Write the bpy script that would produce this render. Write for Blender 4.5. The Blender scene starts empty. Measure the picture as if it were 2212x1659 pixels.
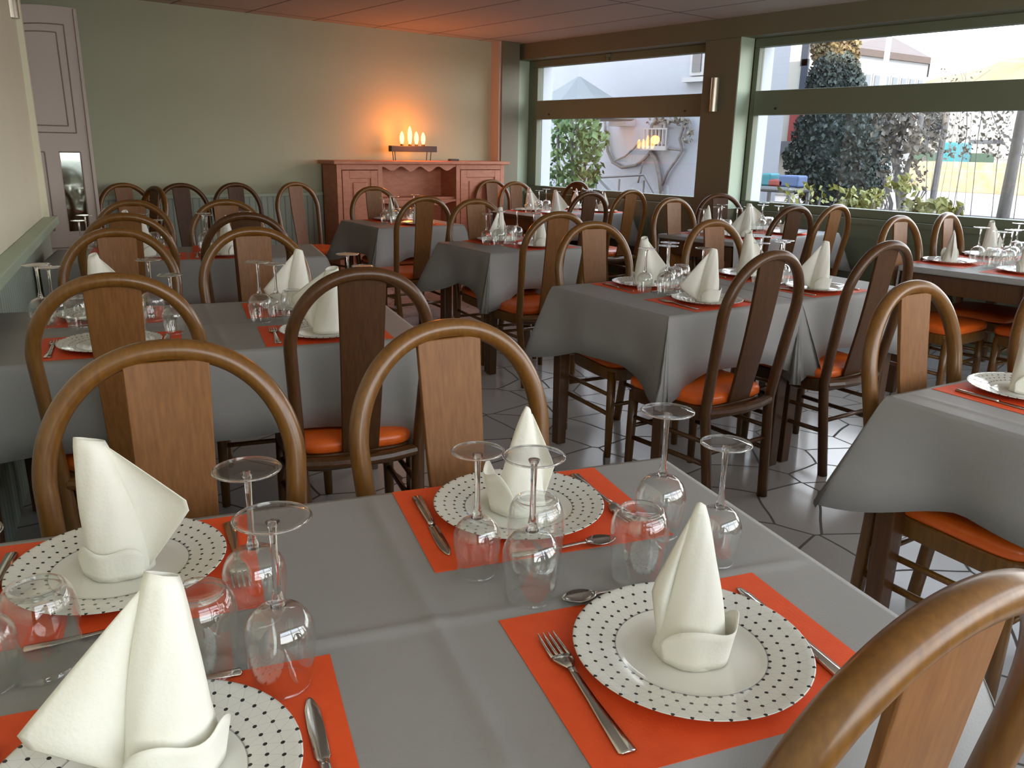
import bpy, math, random
from mathutils import Matrix, Vector
from math import sin, cos, pi, radians as R, sqrt, hypot, atan2, exp
random.seed(7)
sc = bpy.context.scene
col = sc.collection

# ------------------------------------------------------------------ camera
CH = 1.35
F_PX = 1764.4
_p, _r, _y = R(16.18), R(-1.1235), R(39.382)
def _rows():
    fwd = Vector((0, cos(_p), -sin(_p))); right = Vector((1, 0, 0)); down = fwd.cross(right)
    c, s = cos(_r), sin(_r)
    r2 = right * c + down * s; d2 = down * c - right * s
    def w(v): return Vector((cos(_y) * v.x + sin(_y) * v.y, -sin(_y) * v.x + cos(_y) * v.y, v.z))
    return w(r2), w(d2), w(fwd)
KR, KD, KF = _rows()
cam_d = bpy.data.cameras.new('camera'); cam = bpy.data.objects.new('camera', cam_d); col.objects.link(cam)
cam_d.sensor_width = 36.0; cam_d.lens = F_PX / 2212 * 36.0
cam_d.clip_start = 0.05; cam_d.clip_end = 500
m = Matrix((( KR.x, -KD.x, -KF.x, 0), (KR.y, -KD.y, -KF.y, 0), (KR.z, -KD.z, -KF.z, CH), (0, 0, 0, 1)))
cam.matrix_world = m
sc.camera = cam

def at(px, py, X):
    """Where the sight line through a photo pixel meets the plane x = X (for things standing outdoors)."""
    d = KR * ((px - 1106) / F_PX) + KD * ((py - 829.5) / F_PX) + KF
    t = X / d.x
    return Vector((X, d.y * t, CH + d.z * t))

# ------------------------------------------------------------------ colour management, world, sun, window portals
sc.view_settings.view_transform = 'Standard'
sc.view_settings.look = 'None'
sc.view_settings.gamma = 1.0
sc.view_settings.exposure = 0.65
sc.view_settings.use_curve_mapping = False
sc.cycles.max_bounces = 9
sc.cycles.diffuse_bounces = 4
sc.cycles.glossy_bounces = 4
sc.cycles.transmission_bounces = 8
sc.cycles.transparent_max_bounces = 28
sc.cycles.use_denoising = True
sc.cycles.sample_clamp_indirect = 6.0
sc.cycles.caustics_reflective = False
sc.cycles.caustics_refractive = False
SKY = 4.6
w = bpy.data.worlds.new('sky'); sc.world = w; w.use_nodes = True
nt = w.node_tree; nt.nodes.clear()
out = nt.nodes.new('ShaderNodeOutputWorld'); bg = nt.nodes.new('ShaderNodeBackground')
tc = nt.nodes.new('ShaderNodeTexCoord'); sx = nt.nodes.new('ShaderNodeSeparateXYZ'); rp = nt.nodes.new('ShaderNodeValToRGB')
nt.links.new(tc.outputs['Generated'], sx.inputs[0]); nt.links.new(sx.outputs['Z'], rp.inputs[0])
rp.color_ramp.elements[0].position = 0.0; rp.color_ramp.elements[0].color = (1.0, 0.97, 0.92, 1)
rp.color_ramp.elements[1].position = 0.8; rp.color_ramp.elements[1].color = (0.62, 0.78, 1.0, 1)
nt.links.new(rp.outputs[0], bg.inputs[0]); bg.inputs[1].default_value = SKY
nt.links.new(bg.outputs[0], out.inputs[0])
sun_d = bpy.data.lights.new('sun', 'SUN'); sun_d.energy = 6.5; sun_d.angle = R(0.6); sun_d.color = (1.0, 0.87, 0.68)
sun = bpy.data.objects.new('sun', sun_d); col.objects.link(sun)
sun.rotation_euler = Vector((0.85, 0.30, -0.45)).to_track_quat('-Z', 'Y').to_euler()
sun.location = (-5, -5, 12)
def portal(name, loc, direction, sxx, syy):
    d = bpy.data.lights.new(name, 'AREA'); d.shape = 'RECTANGLE'; d.size = sxx; d.size_y = syy
    d.cycles.is_portal = True
    o = bpy.data.objects.new(name, d); col.objects.link(o); o.location = loc
    o.rotation_euler = Vector(direction).to_track_quat('-Z', 'Y').to_euler()
portal('window_portal', (6.42, 6.15, 1.55), (-1, 0, 0), 2.4, 1.4)
portal('window_portal.001', (6.42, 1.8, 1.55), (-1, 0, 0), 5.4, 1.4)
portal('window_portal.002', (2.4, -1.27, 1.55), (0, 1, 0), 6.2, 1.6)

# ------------------------------------------------------------------ materials
MATS = {}
def base(name, color, rough=0.5, **kw):
    mt = bpy.data.materials.new(name); mt.use_nodes = True
    b = mt.node_tree.nodes['Principled BSDF']
    b.inputs['Base Color'].default_value = (*color, 1); b.inputs['Roughness'].default_value = rough
    for k, v in kw.items(): b.inputs[k.replace('_', ' ')].default_value = v
    MATS[name] = mt
    return mt, mt.node_tree, b
def N(nt, typ, **kw):
    n = nt.nodes.new(typ)
    for k, v in kw.items(): setattr(n, k, v)
    return n
def math_(nt, op, a, b=None, c=None):
    n = N(nt, 'ShaderNodeMath', operation=op)
    for i, v in enumerate((a, b, c)):
        if v is None: continue
        if isinstance(v, (int, float)): n.inputs[i].default_value = v
        else: nt.links.new(v, n.inputs[i])
    return n.outputs[0]
def mixc(nt, fac, a, b):
    n = N(nt, 'ShaderNodeMix', data_type='RGBA')
    if isinstance(fac, (int, float)): n.inputs[0].default_value = fac
    else: nt.links.new(fac, n.inputs[0])
    for i, v in ((6, a), (7, b)):
        if isinstance(v, tuple): n.inputs[i].default_value = (*v, 1)
        else: nt.links.new(v, n.inputs[i])
    return n.outputs[2]
def coords(nt, kind='Object', scale=None):
    t = N(nt, 'ShaderNodeTexCoord').outputs[kind]
    if scale:
        mp = N(nt, 'ShaderNodeMapping'); mp.inputs['Scale'].default_value = scale
        nt.links.new(t, mp.inputs[0]); t = mp.outputs[0]
    return t
def noisy(name, c1, c2, scale=8, rough=0.5, stretch=(1, 1, 1), bump=0.0, detail=4, kind='Object', bscale=None, **kw):
    mt, nt, b = base(name, c1, rough, **kw)
    n = N(nt, 'ShaderNodeTexNoise'); n.inputs['Scale'].default_value = scale; n.inputs['Detail'].default_value = detail
    nt.links.new(coords(nt, kind, stretch), n.inputs['Vector'])
    rr = N(nt, 'ShaderNodeValToRGB'); rr.color_ramp.elements[0].position = .3; rr.color_ramp.elements[1].position = .7
    rr.color_ramp.elements[0].color = (*c1, 1); rr.color_ramp.elements[1].color = (*c2, 1)
    nt.links.new(n.outputs[0], rr.inputs[0]); nt.links.new(rr.outputs[0], b.inputs['Base Color'])
    if bump:
        bp = N(nt, 'ShaderNodeBump'); bp.inputs['Strength'].default_value = bump; bp.inputs['Distance'].default_value = .004
        src = n.outputs[0]
        if bscale:
            n2 = N(nt, 'ShaderNodeTexNoise'); n2.inputs['Scale'].default_value = bscale; n2.inputs['Detail'].default_value = 2
            nt.links.new(coords(nt, kind), n2.inputs['Vector']); src = n2.outputs[0]
        nt.links.new(src, bp.inputs['Height']); nt.links.new(bp.outputs[0], b.inputs['Normal'])
    return mt
noisy('chair_wood', (0.135, 0.054, 0.0075), (0.195, 0.083, 0.0125), 9, .34, (14, 14, 1.2), Coat_Weight=.35, Coat_Roughness=.2)
noisy('splat_wood', (0.17, 0.066, 0.015), (0.235, 0.098, 0.026), 9, .45, (16, 16, .9), Coat_Weight=.08, Coat_Roughness=.3, Specular_IOR_Level=.35)
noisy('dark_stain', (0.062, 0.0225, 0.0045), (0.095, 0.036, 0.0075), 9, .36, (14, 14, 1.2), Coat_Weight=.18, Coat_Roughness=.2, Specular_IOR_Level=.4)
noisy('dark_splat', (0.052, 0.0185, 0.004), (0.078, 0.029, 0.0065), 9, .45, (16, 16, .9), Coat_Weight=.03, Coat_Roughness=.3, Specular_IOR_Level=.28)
noisy('table_wood', (0.065, 0.024, 0.006), (0.10, 0.038, 0.010), 8, .35, (14, 14, 1.0), Coat_Weight=.2)
noisy('buffet_wood', (0.47, 0.165, 0.085), (0.58, 0.225, 0.125), 5, .42, (2.5, 2.5, 7))
noisy('vinyl', (0.78, 0.125, 0.012), (0.84, 0.15, 0.016), 30, .32, bump=.05, Specular_IOR_Level=.5)
noisy('cloth', (0.30, 0.29, 0.274), (0.33, 0.318, 0.302), 5, .55, bump=.12, bscale=260, Specular_IOR_Level=.45)
noisy('mat_paper', (0.80, 0.085, 0.015), (0.85, 0.10, 0.02), 40, .6, bump=.1, bscale=300)
noisy('napkin_paper', (0.86, 0.84, 0.74), (0.88, 0.87, 0.79), 20, .75, bump=.15, bscale=180, Subsurface_Weight=0.0)
base('steel', (0.62, 0.60, 0.56), .17, Metallic=1.0)
base('sconce_metal', (0.55, 0.50, 0.42), .3, Metallic=.9)
noisy('plaster_green', (0.42, 0.445, 0.315), (0.44, 0.465, 0.33), 2, .7, bump=.08, bscale=120)
noisy('plaster_cream', (0.80, 0.77, 0.60), (0.83, 0.80, 0.64), 2, .7, bump=.1, bscale=90)
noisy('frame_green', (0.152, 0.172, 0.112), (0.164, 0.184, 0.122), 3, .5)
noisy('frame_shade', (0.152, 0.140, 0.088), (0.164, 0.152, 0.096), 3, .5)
noisy('reveal_green', (0.45, 0.55, 0.42), (0.47, 0.57, 0.44), 3, .5)
noisy('door_paint', (0.50, 0.42, 0.37), (0.52, 0.44, 0.39), 3, .45)
noisy('door_groove', (0.26, 0.20, 0.17), (0.28, 0.22, 0.19), 3, .5)
base('mirror', (0.55, 0.60, 0.52), .05, Metallic=1.0)
base('black_metal', (0.025, 0.02, 0.018), .45)
base('white_paint', (0.55, 0.58, 0.64), .6)
# bead board: vertical grooves
def bead(name, color):
    mt, nt, b = base(name, color, .5)
    wv = N(nt, 'ShaderNodeTexWave', wave_type='BANDS', bands_direction='X'); wv.inputs['Scale'].default_value = 5.5
    nt.links.new(coords(nt, 'Object'), wv.inputs['Vector'])
    f = math_(nt, 'LESS_THAN', wv.outputs['Fac'], .12)
    nt.links.new(mixc(nt, f, color, tuple(c * .62 for c in color)), b.inputs['Base Color'])
bead('bead_board', (0.42, 0.50, 0.42))
# ceiling tiles
mt, nt, b = base('ceiling_tile', (0.62, 0.58, 0.55), .8)
br = N(nt, 'ShaderNodeTexBrick', offset=0.0, squash=1.0)
br.inputs['Color1'].default_value = (0.47, 0.425, 0.405, 1); br.inputs['Color2'].default_value = (0.50, 0.455, 0.43, 1)
br.inputs['Mortar'].default_value = (0.17, 0.15, 0.14, 1); br.inputs['Scale'].default_value = 1.0
br.inputs['Mortar Size'].default_value = .011; br.inputs['Brick Width'].default_value = .635; br.inputs['Row Height'].default_value = 2.54
mp = N(nt, 'ShaderNodeMapping'); mp.inputs['Location'].default_value = (-.518, .3, 0)
nt.links.new(coords(nt, 'Object'), mp.inputs[0]); nt.links.new(mp.outputs[0], br.inputs['Vector'])
nt.links.new(br.outputs['Color'], b.inputs['Base Color'])
# crazy paving
mt, nt, b = base('crazy_paving', (0.4, 0.38, 0.36), .2)
vo = N(nt, 'ShaderNodeTexVoronoi', feature='DISTANCE_TO_EDGE'); vc = N(nt, 'ShaderNodeTexVoronoi', feature='F1')
wn = N(nt, 'ShaderNodeTexNoise'); wn.inputs['Scale'].default_value = 1.3
add = N(nt, 'ShaderNodeVectorMath', operation='MULTIPLY_ADD'); add.inputs[1].default_value = (.12, .12, 0)
co = coords(nt, 'Object'); nt.links.new(co, wn.inputs['Vector']); nt.links.new(wn.outputs['Color'], add.inputs[0]); nt.links.new(co, add.inputs[2])
for v in (vo, vc):
    v.voronoi_dimensions = '2D'; v.inputs['Scale'].default_value = 3.5; v.inputs['Randomness'].default_value = 1.0
    nt.links.new(add.outputs[0], v.inputs['Vector'])
sepc = N(nt, 'ShaderNodeSeparateColor'); nt.links.new(vc.outputs['Color'], sepc.inputs[0])
tile = mixc(nt, sepc.outputs[0], (0.46, 0.42, 0.385), (0.58, 0.55, 0.52))
nz = N(nt, 'ShaderNodeTexNoise'); nz.inputs['Scale'].default_value = 14; nt.links.new(co, nz.inputs['Vector'])
tile = mixc(nt, math_(nt, 'MULTIPLY', nz.outputs[0], .35), tile, (0.40, 0.39, 0.39))
grout = math_(nt, 'LESS_THAN', vo.outputs['Distance'], .017)
nt.links.new(mixc(nt, grout, tile, (0.10, 0.085, 0.075)), b.inputs['Base Color'])
nt.links.new(math_(nt, 'MULTIPLY_ADD', grout, .5, .16), b.inputs['Roughness'])
bp = N(nt, 'ShaderNodeBump'); bp.inputs['Strength'].default_value = .25; bp.inputs['Distance'].default_value = .004
nt.links.new(math_(nt, 'SUBTRACT', 1.0, grout), bp.inputs['Height']); nt.links.new(bp.outputs[0], b.inputs['Normal'])
# plate with rings of dots joined by fine lines
mt, nt, b = base('plate_china', (0.78, 0.775, 0.71), .12, Specular_IOR_Level=.5)
s3 = N(nt, 'ShaderNodeSeparateXYZ'); nt.links.new(coords(nt, 'Object'), s3.inputs[0])
X_, Y_ = s3.outputs[0], s3.outputs[1]
rad = math_(nt, 'SQRT', math_(nt, 'ADD', math_(nt, 'MULTIPLY', X_, X_), math_(nt, 'MULTIPLY', Y_, Y_)))
ang = math_(nt, 'ARCTAN2', Y_, X_)
ND = 44
av = math_(nt, 'MULTIPLY', ang, ND / (2 * pi))
bv = math_(nt, 'DIVIDE', math_(nt, 'SUBTRACT', rad, .0945), .0165)
ring = math_(nt, 'ROUND', bv)
def frac_c(x): return math_(nt, 'SUBTRACT', x, math_(nt, 'ROUND', x))
da = frac_c(math_(nt, 'ADD', av, math_(nt, 'MULTIPLY', ring, .5)))
da_m = math_(nt, 'MULTIPLY', math_(nt, 'MULTIPLY', da, 2 * pi / ND), rad)
db_m = math_(nt, 'MULTIPLY', math_(nt, 'SUBTRACT', bv, ring), .0165)
dd = math_(nt, 'SQRT', math_(nt, 'ADD', math_(nt, 'MULTIPLY', da_m, da_m), math_(nt, 'MULTIPLY', db_m, db_m)))
rim = math_(nt, 'GREATER_THAN', rad, .0925)
dot = math_(nt, 'MULTIPLY', math_(nt, 'LESS_THAN', dd, .0023), rim)
l1 = math_(nt, 'ABSOLUTE', frac_c(math_(nt, 'ADD', av, math_(nt, 'MULTIPLY', bv, .5))))
l2 = math_(nt, 'ABSOLUTE', frac_c(math_(nt, 'SUBTRACT', av, math_(nt, 'MULTIPLY', bv, .5))))
l3 = math_(nt, 'ABSOLUTE', math_(nt, 'SUBTRACT', bv, ring))
ln = math_(nt, 'MINIMUM', math_(nt, 'MINIMUM', l1, l2), l3)
line = math_(nt, 'MULTIPLY', math_(nt, 'LESS_THAN', ln, .022), rim)
inner = math_(nt, 'LESS_THAN', math_(nt, 'ABSOLUTE', math_(nt, 'SUBTRACT', rad, .0928)), .0009)
c1 = mixc(nt, math_(nt, 'MULTIPLY', line, .35), (0.78, 0.775, 0.71), (0.42, 0.42, 0.40))
c1 = mixc(nt, inner, c1, (0.38, 0.38, 0.36))
c1 = mixc(nt, dot, c1, (0.03, 0.03, 0.03))
nt.links.new(c1, b.inputs['Base Color'])
# blown glass: clear sheet that mirrors at grazing angles
def thin_glass(name, k, power=3.5, tint=(.985, .99, .985)):
    mt = bpy.data.materials.new(name); mt.use_nodes = True; nt = mt.node_tree; nt.nodes.clear()
    o = N(nt, 'ShaderNodeOutputMaterial'); mx = N(nt, 'ShaderNodeMixShader'); tr = N(nt, 'ShaderNodeBsdfTransparent'); gl = N(nt, 'ShaderNodeBsdfGlossy')
    tr.inputs[0].default_value = (*tint, 1); gl.inputs['Roughness'].default_value = .02; gl.inputs[0].default_value = (1, 1, 1, 1)
    lw = N(nt, 'ShaderNodeLayerWeight'); lw.inputs[0].default_value = .5
    f = math_(nt, 'MULTIPLY_ADD', math_(nt, 'POWER', lw.outputs['Facing'], power), k, .075)
    nt.links.new(f, mx.inputs[0]); nt.links.new(tr.outputs[0], mx.inputs[1]); nt.links.new(gl.outputs[0], mx.inputs[2]); nt.links.new(mx.outputs[0], o.inputs[0])
    MATS[name] = mt
thin_glass('glass_sheet', .75, 3.2)
thin_glass('window_glass', .35, 5, (.98, .985, .985))
base('glass_solid', (1, 1, 1), .02, Transmission_Weight=1.0, IOR=1.45)
# lamps
def emis(name, c, s):
    mt = bpy.data.materials.new(name); mt.use_nodes = True; nt = mt.node_tree; nt.nodes.clear()
    o = N(nt, 'ShaderNodeOutputMaterial'); e = N(nt, 'ShaderNodeEmission'); e.inputs[0].default_value = (*c, 1); e.inputs[1].default_value = s
    nt.links.new(e.outputs[0], o.inputs[0]); MATS[name] = mt
emis('flame', (1.0, 0.38, 0.06), 8)
# outdoors
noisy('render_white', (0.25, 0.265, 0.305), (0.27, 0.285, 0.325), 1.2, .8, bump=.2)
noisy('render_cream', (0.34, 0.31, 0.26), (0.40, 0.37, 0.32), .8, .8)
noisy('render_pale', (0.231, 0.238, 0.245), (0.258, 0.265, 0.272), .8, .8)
noisy('roof_tile', (0.085, 0.062, 0.053), (0.10, 0.072, 0.062), 3, .8)
noisy('bark', (0.11, 0.10, 0.098), (0.16, 0.15, 0.145), 12, .9)
noisy('conifer', (0.035, 0.050, 0.042), (0.075, 0.088, 0.078), 6, .8)
noisy('dull_conifer', (0.075, 0.085, 0.095), (0.10, 0.11, 0.12), 6, .8)
noisy('leaf_green', (0.035, 0.085, 0.022), (0.11, 0.18, 0.05), 9, .6)
noisy('leaf_yellow', (0.136, 0.143, 0.020), (0.204, 0.197, 0.041), 9, .6)
noisy('leaf_autumn', (0.135, 0.095, 0.045), (0.21, 0.165, 0.09), .35, .8)
noisy('sunlit_tip_leaf', (0.19, 0.155, 0.045), (0.15, 0.10, 0.065), 1.4, .7)  # sunlight on the conifer's tip, put into the leaf colour
noisy('leaf_brown', (0.10, 0.085, 0.07), (0.17, 0.15, 0.12), 6, .8)
noisy('stone_wall', (0.24, 0.19, 0.11), (0.36, 0.30, 0.20), 3, .9, bump=.4)
noisy('asphalt', (0.204, 0.170, 0.143), (0.245, 0.204, 0.177), .7, .9)
noisy('yard', (0.051, 0.054, 0.053), (0.068, 0.071, 0.068), 1.2, .9)
base('canvas', (0.135, 0.145, 0.15), .8); base('grey_paint', (0.082, 0.085, 0.088), .5); base('pale_paint', (0.286, 0.286, 0.299), .5)
base('hazy_pane', (0.10, 0.12, 0.135), .3); base('dark_pane', (0.034, 0.041, 0.054), .1); base('teal', (0.014, 0.150, 0.184), .5); base('blue', (0.041, 0.082, 0.190), .5); base('red', (0.204, 0.024, 0.020), .5)
base('pink', (0.238, 0.095, 0.075), .5); base('hedge_green', (0.034, 0.068, 0.048), .8); base('van_white', (0.340, 0.340, 0.326), .3); base('orange_paint', (0.306, 0.095, 0.034), .5)

# ------------------------------------------------------------------ mesh helpers
class MB:
    def __init__(s): s.v = []; s.f = []
    def add(s, vs, fs):
        o = len(s.v); s.v += [tuple(v) for v in vs]; s.f += [tuple(i + o for i in f) for f in fs]; return s
    def box(s, c, d, rot=0.0, mat=None):
        hx, hy, hz = d[0] / 2, d[1] / 2, d[2] / 2; vs = []
        for x in (-hx, hx):
            for y in (-hy, hy):
                for z in (-hz, hz):
                    v = Vector((x, y, z))
                    if mat: v = mat @ v
                    elif rot: v = Vector((cos(rot) * x - sin(rot) * y, sin(rot) * x + cos(rot) * y, z))
                    vs.append((v.x + c[0], v.y + c[1], v.z + c[2]))
        return s.add(vs, [(0, 1, 3, 2), (4, 6, 7, 5), (0, 4, 5, 1), (2, 3, 7, 6), (0, 2, 6, 4), (1, 5, 7, 3)])
    def bb(s, a, b): return s.box([(a[i] + b[i]) / 2 for i in range(3)], [abs(b[i] - a[i]) for i in range(3)])
    def loft(s, rings, closed=True, caps=True):
        n = len(rings[0]); vs = [p for r in rings for p in r]; fs = []
        for i in range(len(rings) - 1):
            for j in range(n if closed else n - 1):
                k = (j + 1) % n
                fs.append((i * n + j, i * n + k, (i + 1) * n + k, (i + 1) * n + j))
        if caps and closed:
            fs.append(tuple(range(n - 1, -1, -1))); fs.append(tuple(range((len(rings) - 1) * n, len(rings) * n)))
        return s.add(vs, fs)
    def tube(s, path, rad, seg=10, flat=1.0, up=None):
        path = [Vector(p) for p in path]; rings = []; prev = None
        for i, p in enumerate(path):
            t = (path[min(i + 1, len(path) - 1)] - path[max(i - 1, 0)]).normalized()
            if prev is None:
                a = Vector(up) if up else (Vector((0, 1, 0)) if abs(t.y) < .9 else Vector((1, 0, 0)))
            else: a = prev
            a = (a - t * a.dot(t)).normalized(); prev = a; bb = t.cross(a)
            r = rad[i] if isinstance(rad, (list, tuple)) else rad
            rings.append([p + a * (cos(2 * pi * k / seg) * r * flat) + bb * (sin(2 * pi * k / seg) * r) for k in range(seg)])
        return s.loft(rings)
    def lathe(s, prof, seg=28, c=(0, 0, 0)):
        rings = [[(c[0] + r * cos(2 * pi * k / seg), c[1] + r * sin(2 * pi * k / seg), c[2] + z) for k in range(seg)] for r, z in prof]
        return s.loft(rings, caps=False)
    def prism(s, poly, y0, y1, axis='y'):
        n = len(poly)
        if axis == 'y': a = [(x, y0, z) for x, z in poly]; b_ = [(x, y1, z) for x, z in poly]
        elif axis == 'z': a = [(x, y, y0) for x, y in poly]; b_ = [(x, y, y1) for x, y in poly]
        else: a = [(y0, x, z) for x, z in poly]; b_ = [(y1, x, z) for x, z in poly]
        fs = [(i, (i + 1) % n, n + (i + 1) % n, n + i) for i in range(n)] + [tuple(range(n - 1, -1, -1)), tuple(range(n, 2 * n))]
        return s.add(a + b_, fs)
    def build(s, name, mat, parent=None, smooth=False, bevel=0.0, solid=0.0, sub=0, loc=None, rotz=0.0):
        me = bpy.data.meshes.new(name); me.from_pydata(s.v, [], s.f); me.update()
        me.materials.append(MATS[mat])
        if smooth:
            for p in me.polygons: p.use_smooth = True
        o = bpy.data.objects.new(name, me); col.objects.link(o)
        if parent: o.parent = parent
        if loc: o.location = loc
        o.rotation_euler.z = rotz
        if solid:
            md = o.modifiers.new('thick', 'SOLIDIFY'); md.thickness = solid; md.offset = 0
        if bevel:
            md = o.modifiers.new('bevel', 'BEVEL'); md.width = bevel; md.segments = 2; md.limit_method = 'ANGLE'; md.angle_limit = R(40)
        if sub:
            md = o.modifiers.new('sub', 'SUBSURF'); md.levels = sub; md.render_levels = sub
        return o
def tag(o, label=None, cat=None, group=None, kind=None):
    if label: o['label'] = label
    if cat: o['category'] = cat
    if group: o['group'] = group
    if kind: o['kind'] = kind
    return o
def empty(name, loc, rz=0.0):
    o = bpy.data.objects.new(name, None); col.objects.link(o); o.location = loc; o.rotation_euler.z = rz
    o.empty_display_size = .1
    return o
def copy_tree(o, parent=None):
    c = o.copy(); col.objects.link(c); c.parent = parent
    for ch in list(o.children): copy_tree(ch, c)
    return c
def struct(o): o['kind'] = 'structure'; return o
USED = {}
def put(proto, loc, rz, label, cat, group):
    """the first call moves the prototype itself, later calls copy it with its parts"""
    if proto.name not in USED: USED[proto.name] = 1; o = proto
    else: o = copy_tree(proto)
    o.location = loc; o.rotation_euler.z = rz
    tag(o, label, cat, group)
    return o

# ------------------------------------------------------------------ room shell
XW, YB, ZC = 6.11, 7.49, 2.43
XF0, XF1 = 6.30, 6.38          # window frame depth
YF = -1.1                      # inner face of the front wall, behind the camera
XO = 6.52                      # outer face of the window wall
struct(MB().bb((-3, YF - .3, -.12), (6.38, 8.6, 0)).build('floor', 'crazy_paving'))
struct(MB().bb((-3, YF, ZC), (XO, 8, ZC + .1)).build('ceiling', 'ceiling_tile'))
struct(MB().bb((-3, YF - .25, ZC + .1), (XO, 14, 8.6)).build('wall_shade_block', 'render_cream'))  # unseen block over the ceiling, added to keep sun off the near yard
struct(MB().bb((-3, YB, 0), (XO, YB + .25, ZC)).build('wall_back', 'plaster_green'))
WLX, WLY = .974, 5.682
wl = struct(MB().bb((-7.2, 0, 0), (0, .2, ZC)).build('wall_left', 'plaster_cream', loc=(WLX, WLY, 0), rotz=R(75)))
struct(MB().bb((-2, 5.70, 0), (.74, 5.86, ZC)).build('wall_recess', 'plaster_green'))
struct(MB().bb((-2.1, 5.7, 0), (-2, YB + .2, ZC)).build('wall_recess_end', 'plaster_green'))
# front wall (behind the camera) with its wide window
wf = MB(); wf.bb((-3, YF - .25, 0), (XO, YF, .78)); wf.bb((-3, YF - .25, 2.33), (XO, YF, ZC)); wf.bb((-3, YF - .25, .78), (-.6, YF, 2.33)); wf.bb((5.45, YF - .25, .78), (XO, YF, 2.33))
struct(wf.build('wall_front', 'plaster_green'))
f4 = MB()
for x in (-.6, .9, 2.4, 3.9, 5.38): f4.bb((x, YF - .2, .78), (x + .07, YF - .1, 2.33))
f4.bb((-.6, YF - .2, .78), (5.45, YF - .1, .85)); f4.bb((-.6, YF - .2, 2.26), (5.45, YF - .1, 2.33)); f4.bb((-.6, YF - .2, 1.68), (5.45, YF - .1, 1.74))
w3 = struct(f4.build('window_3', 'frame_green'))
MB().bb((-.6, YF - .16, .8), (5.45, YF - .154, 2.3)).build('pane', 'window_glass', w3)
# window wall: sill wall, header, pillars
struct(MB().bb((6.26, YF, 0), (XO, YB, .86)).build('wall_right', 'frame_green'))
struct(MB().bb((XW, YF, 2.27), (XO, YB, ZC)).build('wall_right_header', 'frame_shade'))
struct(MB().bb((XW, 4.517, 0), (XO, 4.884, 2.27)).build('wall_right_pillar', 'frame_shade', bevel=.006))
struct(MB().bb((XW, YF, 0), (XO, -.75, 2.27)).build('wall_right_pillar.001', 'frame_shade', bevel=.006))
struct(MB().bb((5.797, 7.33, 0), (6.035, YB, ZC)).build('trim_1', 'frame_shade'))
struct(MB().bb((5.773, 7.35, 1.2), (5.797, YB, ZC)).build('trim_2', 'door_paint'))
struct(MB().bb((6.035, YB - .012, 0), (XF1, YB, 2.27)).build('trim_3', 'reveal_green'))
struct(MB().bb((XW, 4.507, .86), (6.29, 4.517, 2.27)).build('trim_10', 'reveal_green'))
def window(nm, y0, y1, ga, gb, zs=.93, zt=2.20, zm0=1.652, zm1=1.85):
    g0, g1 = y0 + ga, y1 - gb
    fr = MB()
    fr.bb((XF0, y0, .86), (XF1, y1, zs)); fr.bb((XF0, y0, zt), (XF1, y1, 2.27)); fr.bb((XF0, y0, zs), (XF1, g0, zt)); fr.bb((XF0, g1, zs), (XF1, y1, zt))
    fr.bb((XF0 - .012, g0, zm0), (XF1, g1, zm1))
    o = struct(fr.build(nm, 'frame_green', bevel=.005))
    MB().bb((XF1 - .03, g0, zs), (XF1 - .024, g1, zm0)).build('pane', 'window_glass', o)
    MB().bb((XF1 - .03, g0, zm1), (XF1 - .024, g1, zt)).build('pane', 'window_glass', o)
    sc_ = MB()
    for yy in (g0 + .25, g1 - .22): sc_.box((XF0 - .016, yy, zm0 + .05), (.008, .016, .016))
    sc_.build('latch', 'black_metal', o)
    hk = MB(); ym = (g0 + g1) / 2 + .1; hk.box((XF0 - .012, ym, zt + .05), (.03, .05, .03)); hk.box((XF0 - .02, ym, zt + .02), (.015, .02, .05)); hk.build('catch', 'frame_green', o)
    return o
window('window_1', 4.884, YB - .012, .07, .15)
window('window_2', -.75, 4.507, .06, .05)
# white outer reveals of the window openings, seen through the glass
rv = MB()
for y in (7.327, 4.462): rv.bb((XF1 + .002, y, .86), (XO, y + .10, 2.27))
struct(rv.build('trim_11', 'white_paint'))
# wall panelling under the sill + rail lines
pn = MB()
for y0, y1 in ((-.75, 4.517), (4.884, YB - .02)):
    pn.bb((6.24, y0, .82), (6.26, y1, .86)); pn.bb((6.252, y0, .70), (6.26, y1, .712))
    yy = y0 + .1
    while yy < y1: pn.bb((6.254, yy, .12), (6.26, yy + .008, .70)); yy += .55
struct(pn.build('trim_4', 'frame_green'))
# dado back wall and left wall
struct(MB().bb((-4.7, -.02, 0), (2.9, 0, .863)).build('trim_5', 'bead_board', loc=(2.8, YB, 0)))
struct(MB().bb((-1.9, YB - .035, .863), (5.77, YB, .896)).build('trim_6', 'reveal_green', bevel=.006))
struct(MB().bb((-7.1, -.02, 0), (.02, 0, .844)).build('trim_7', 'bead_board', loc=(WLX, WLY, 0), rotz=R(75)))
struct(MB().bb((-7.1, -.075, .844), (.05, 0, .892)).build('trim_8', 'reveal_green', loc=(WLX, WLY, 0), rotz=R(75), bevel=.006))
struct(MB().bb((-.02, -.03, .892), (.035, .03, ZC)).build('trim_9', 'plaster_cream', loc=(WLX, WLY, 0), rotz=R(75)))

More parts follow.
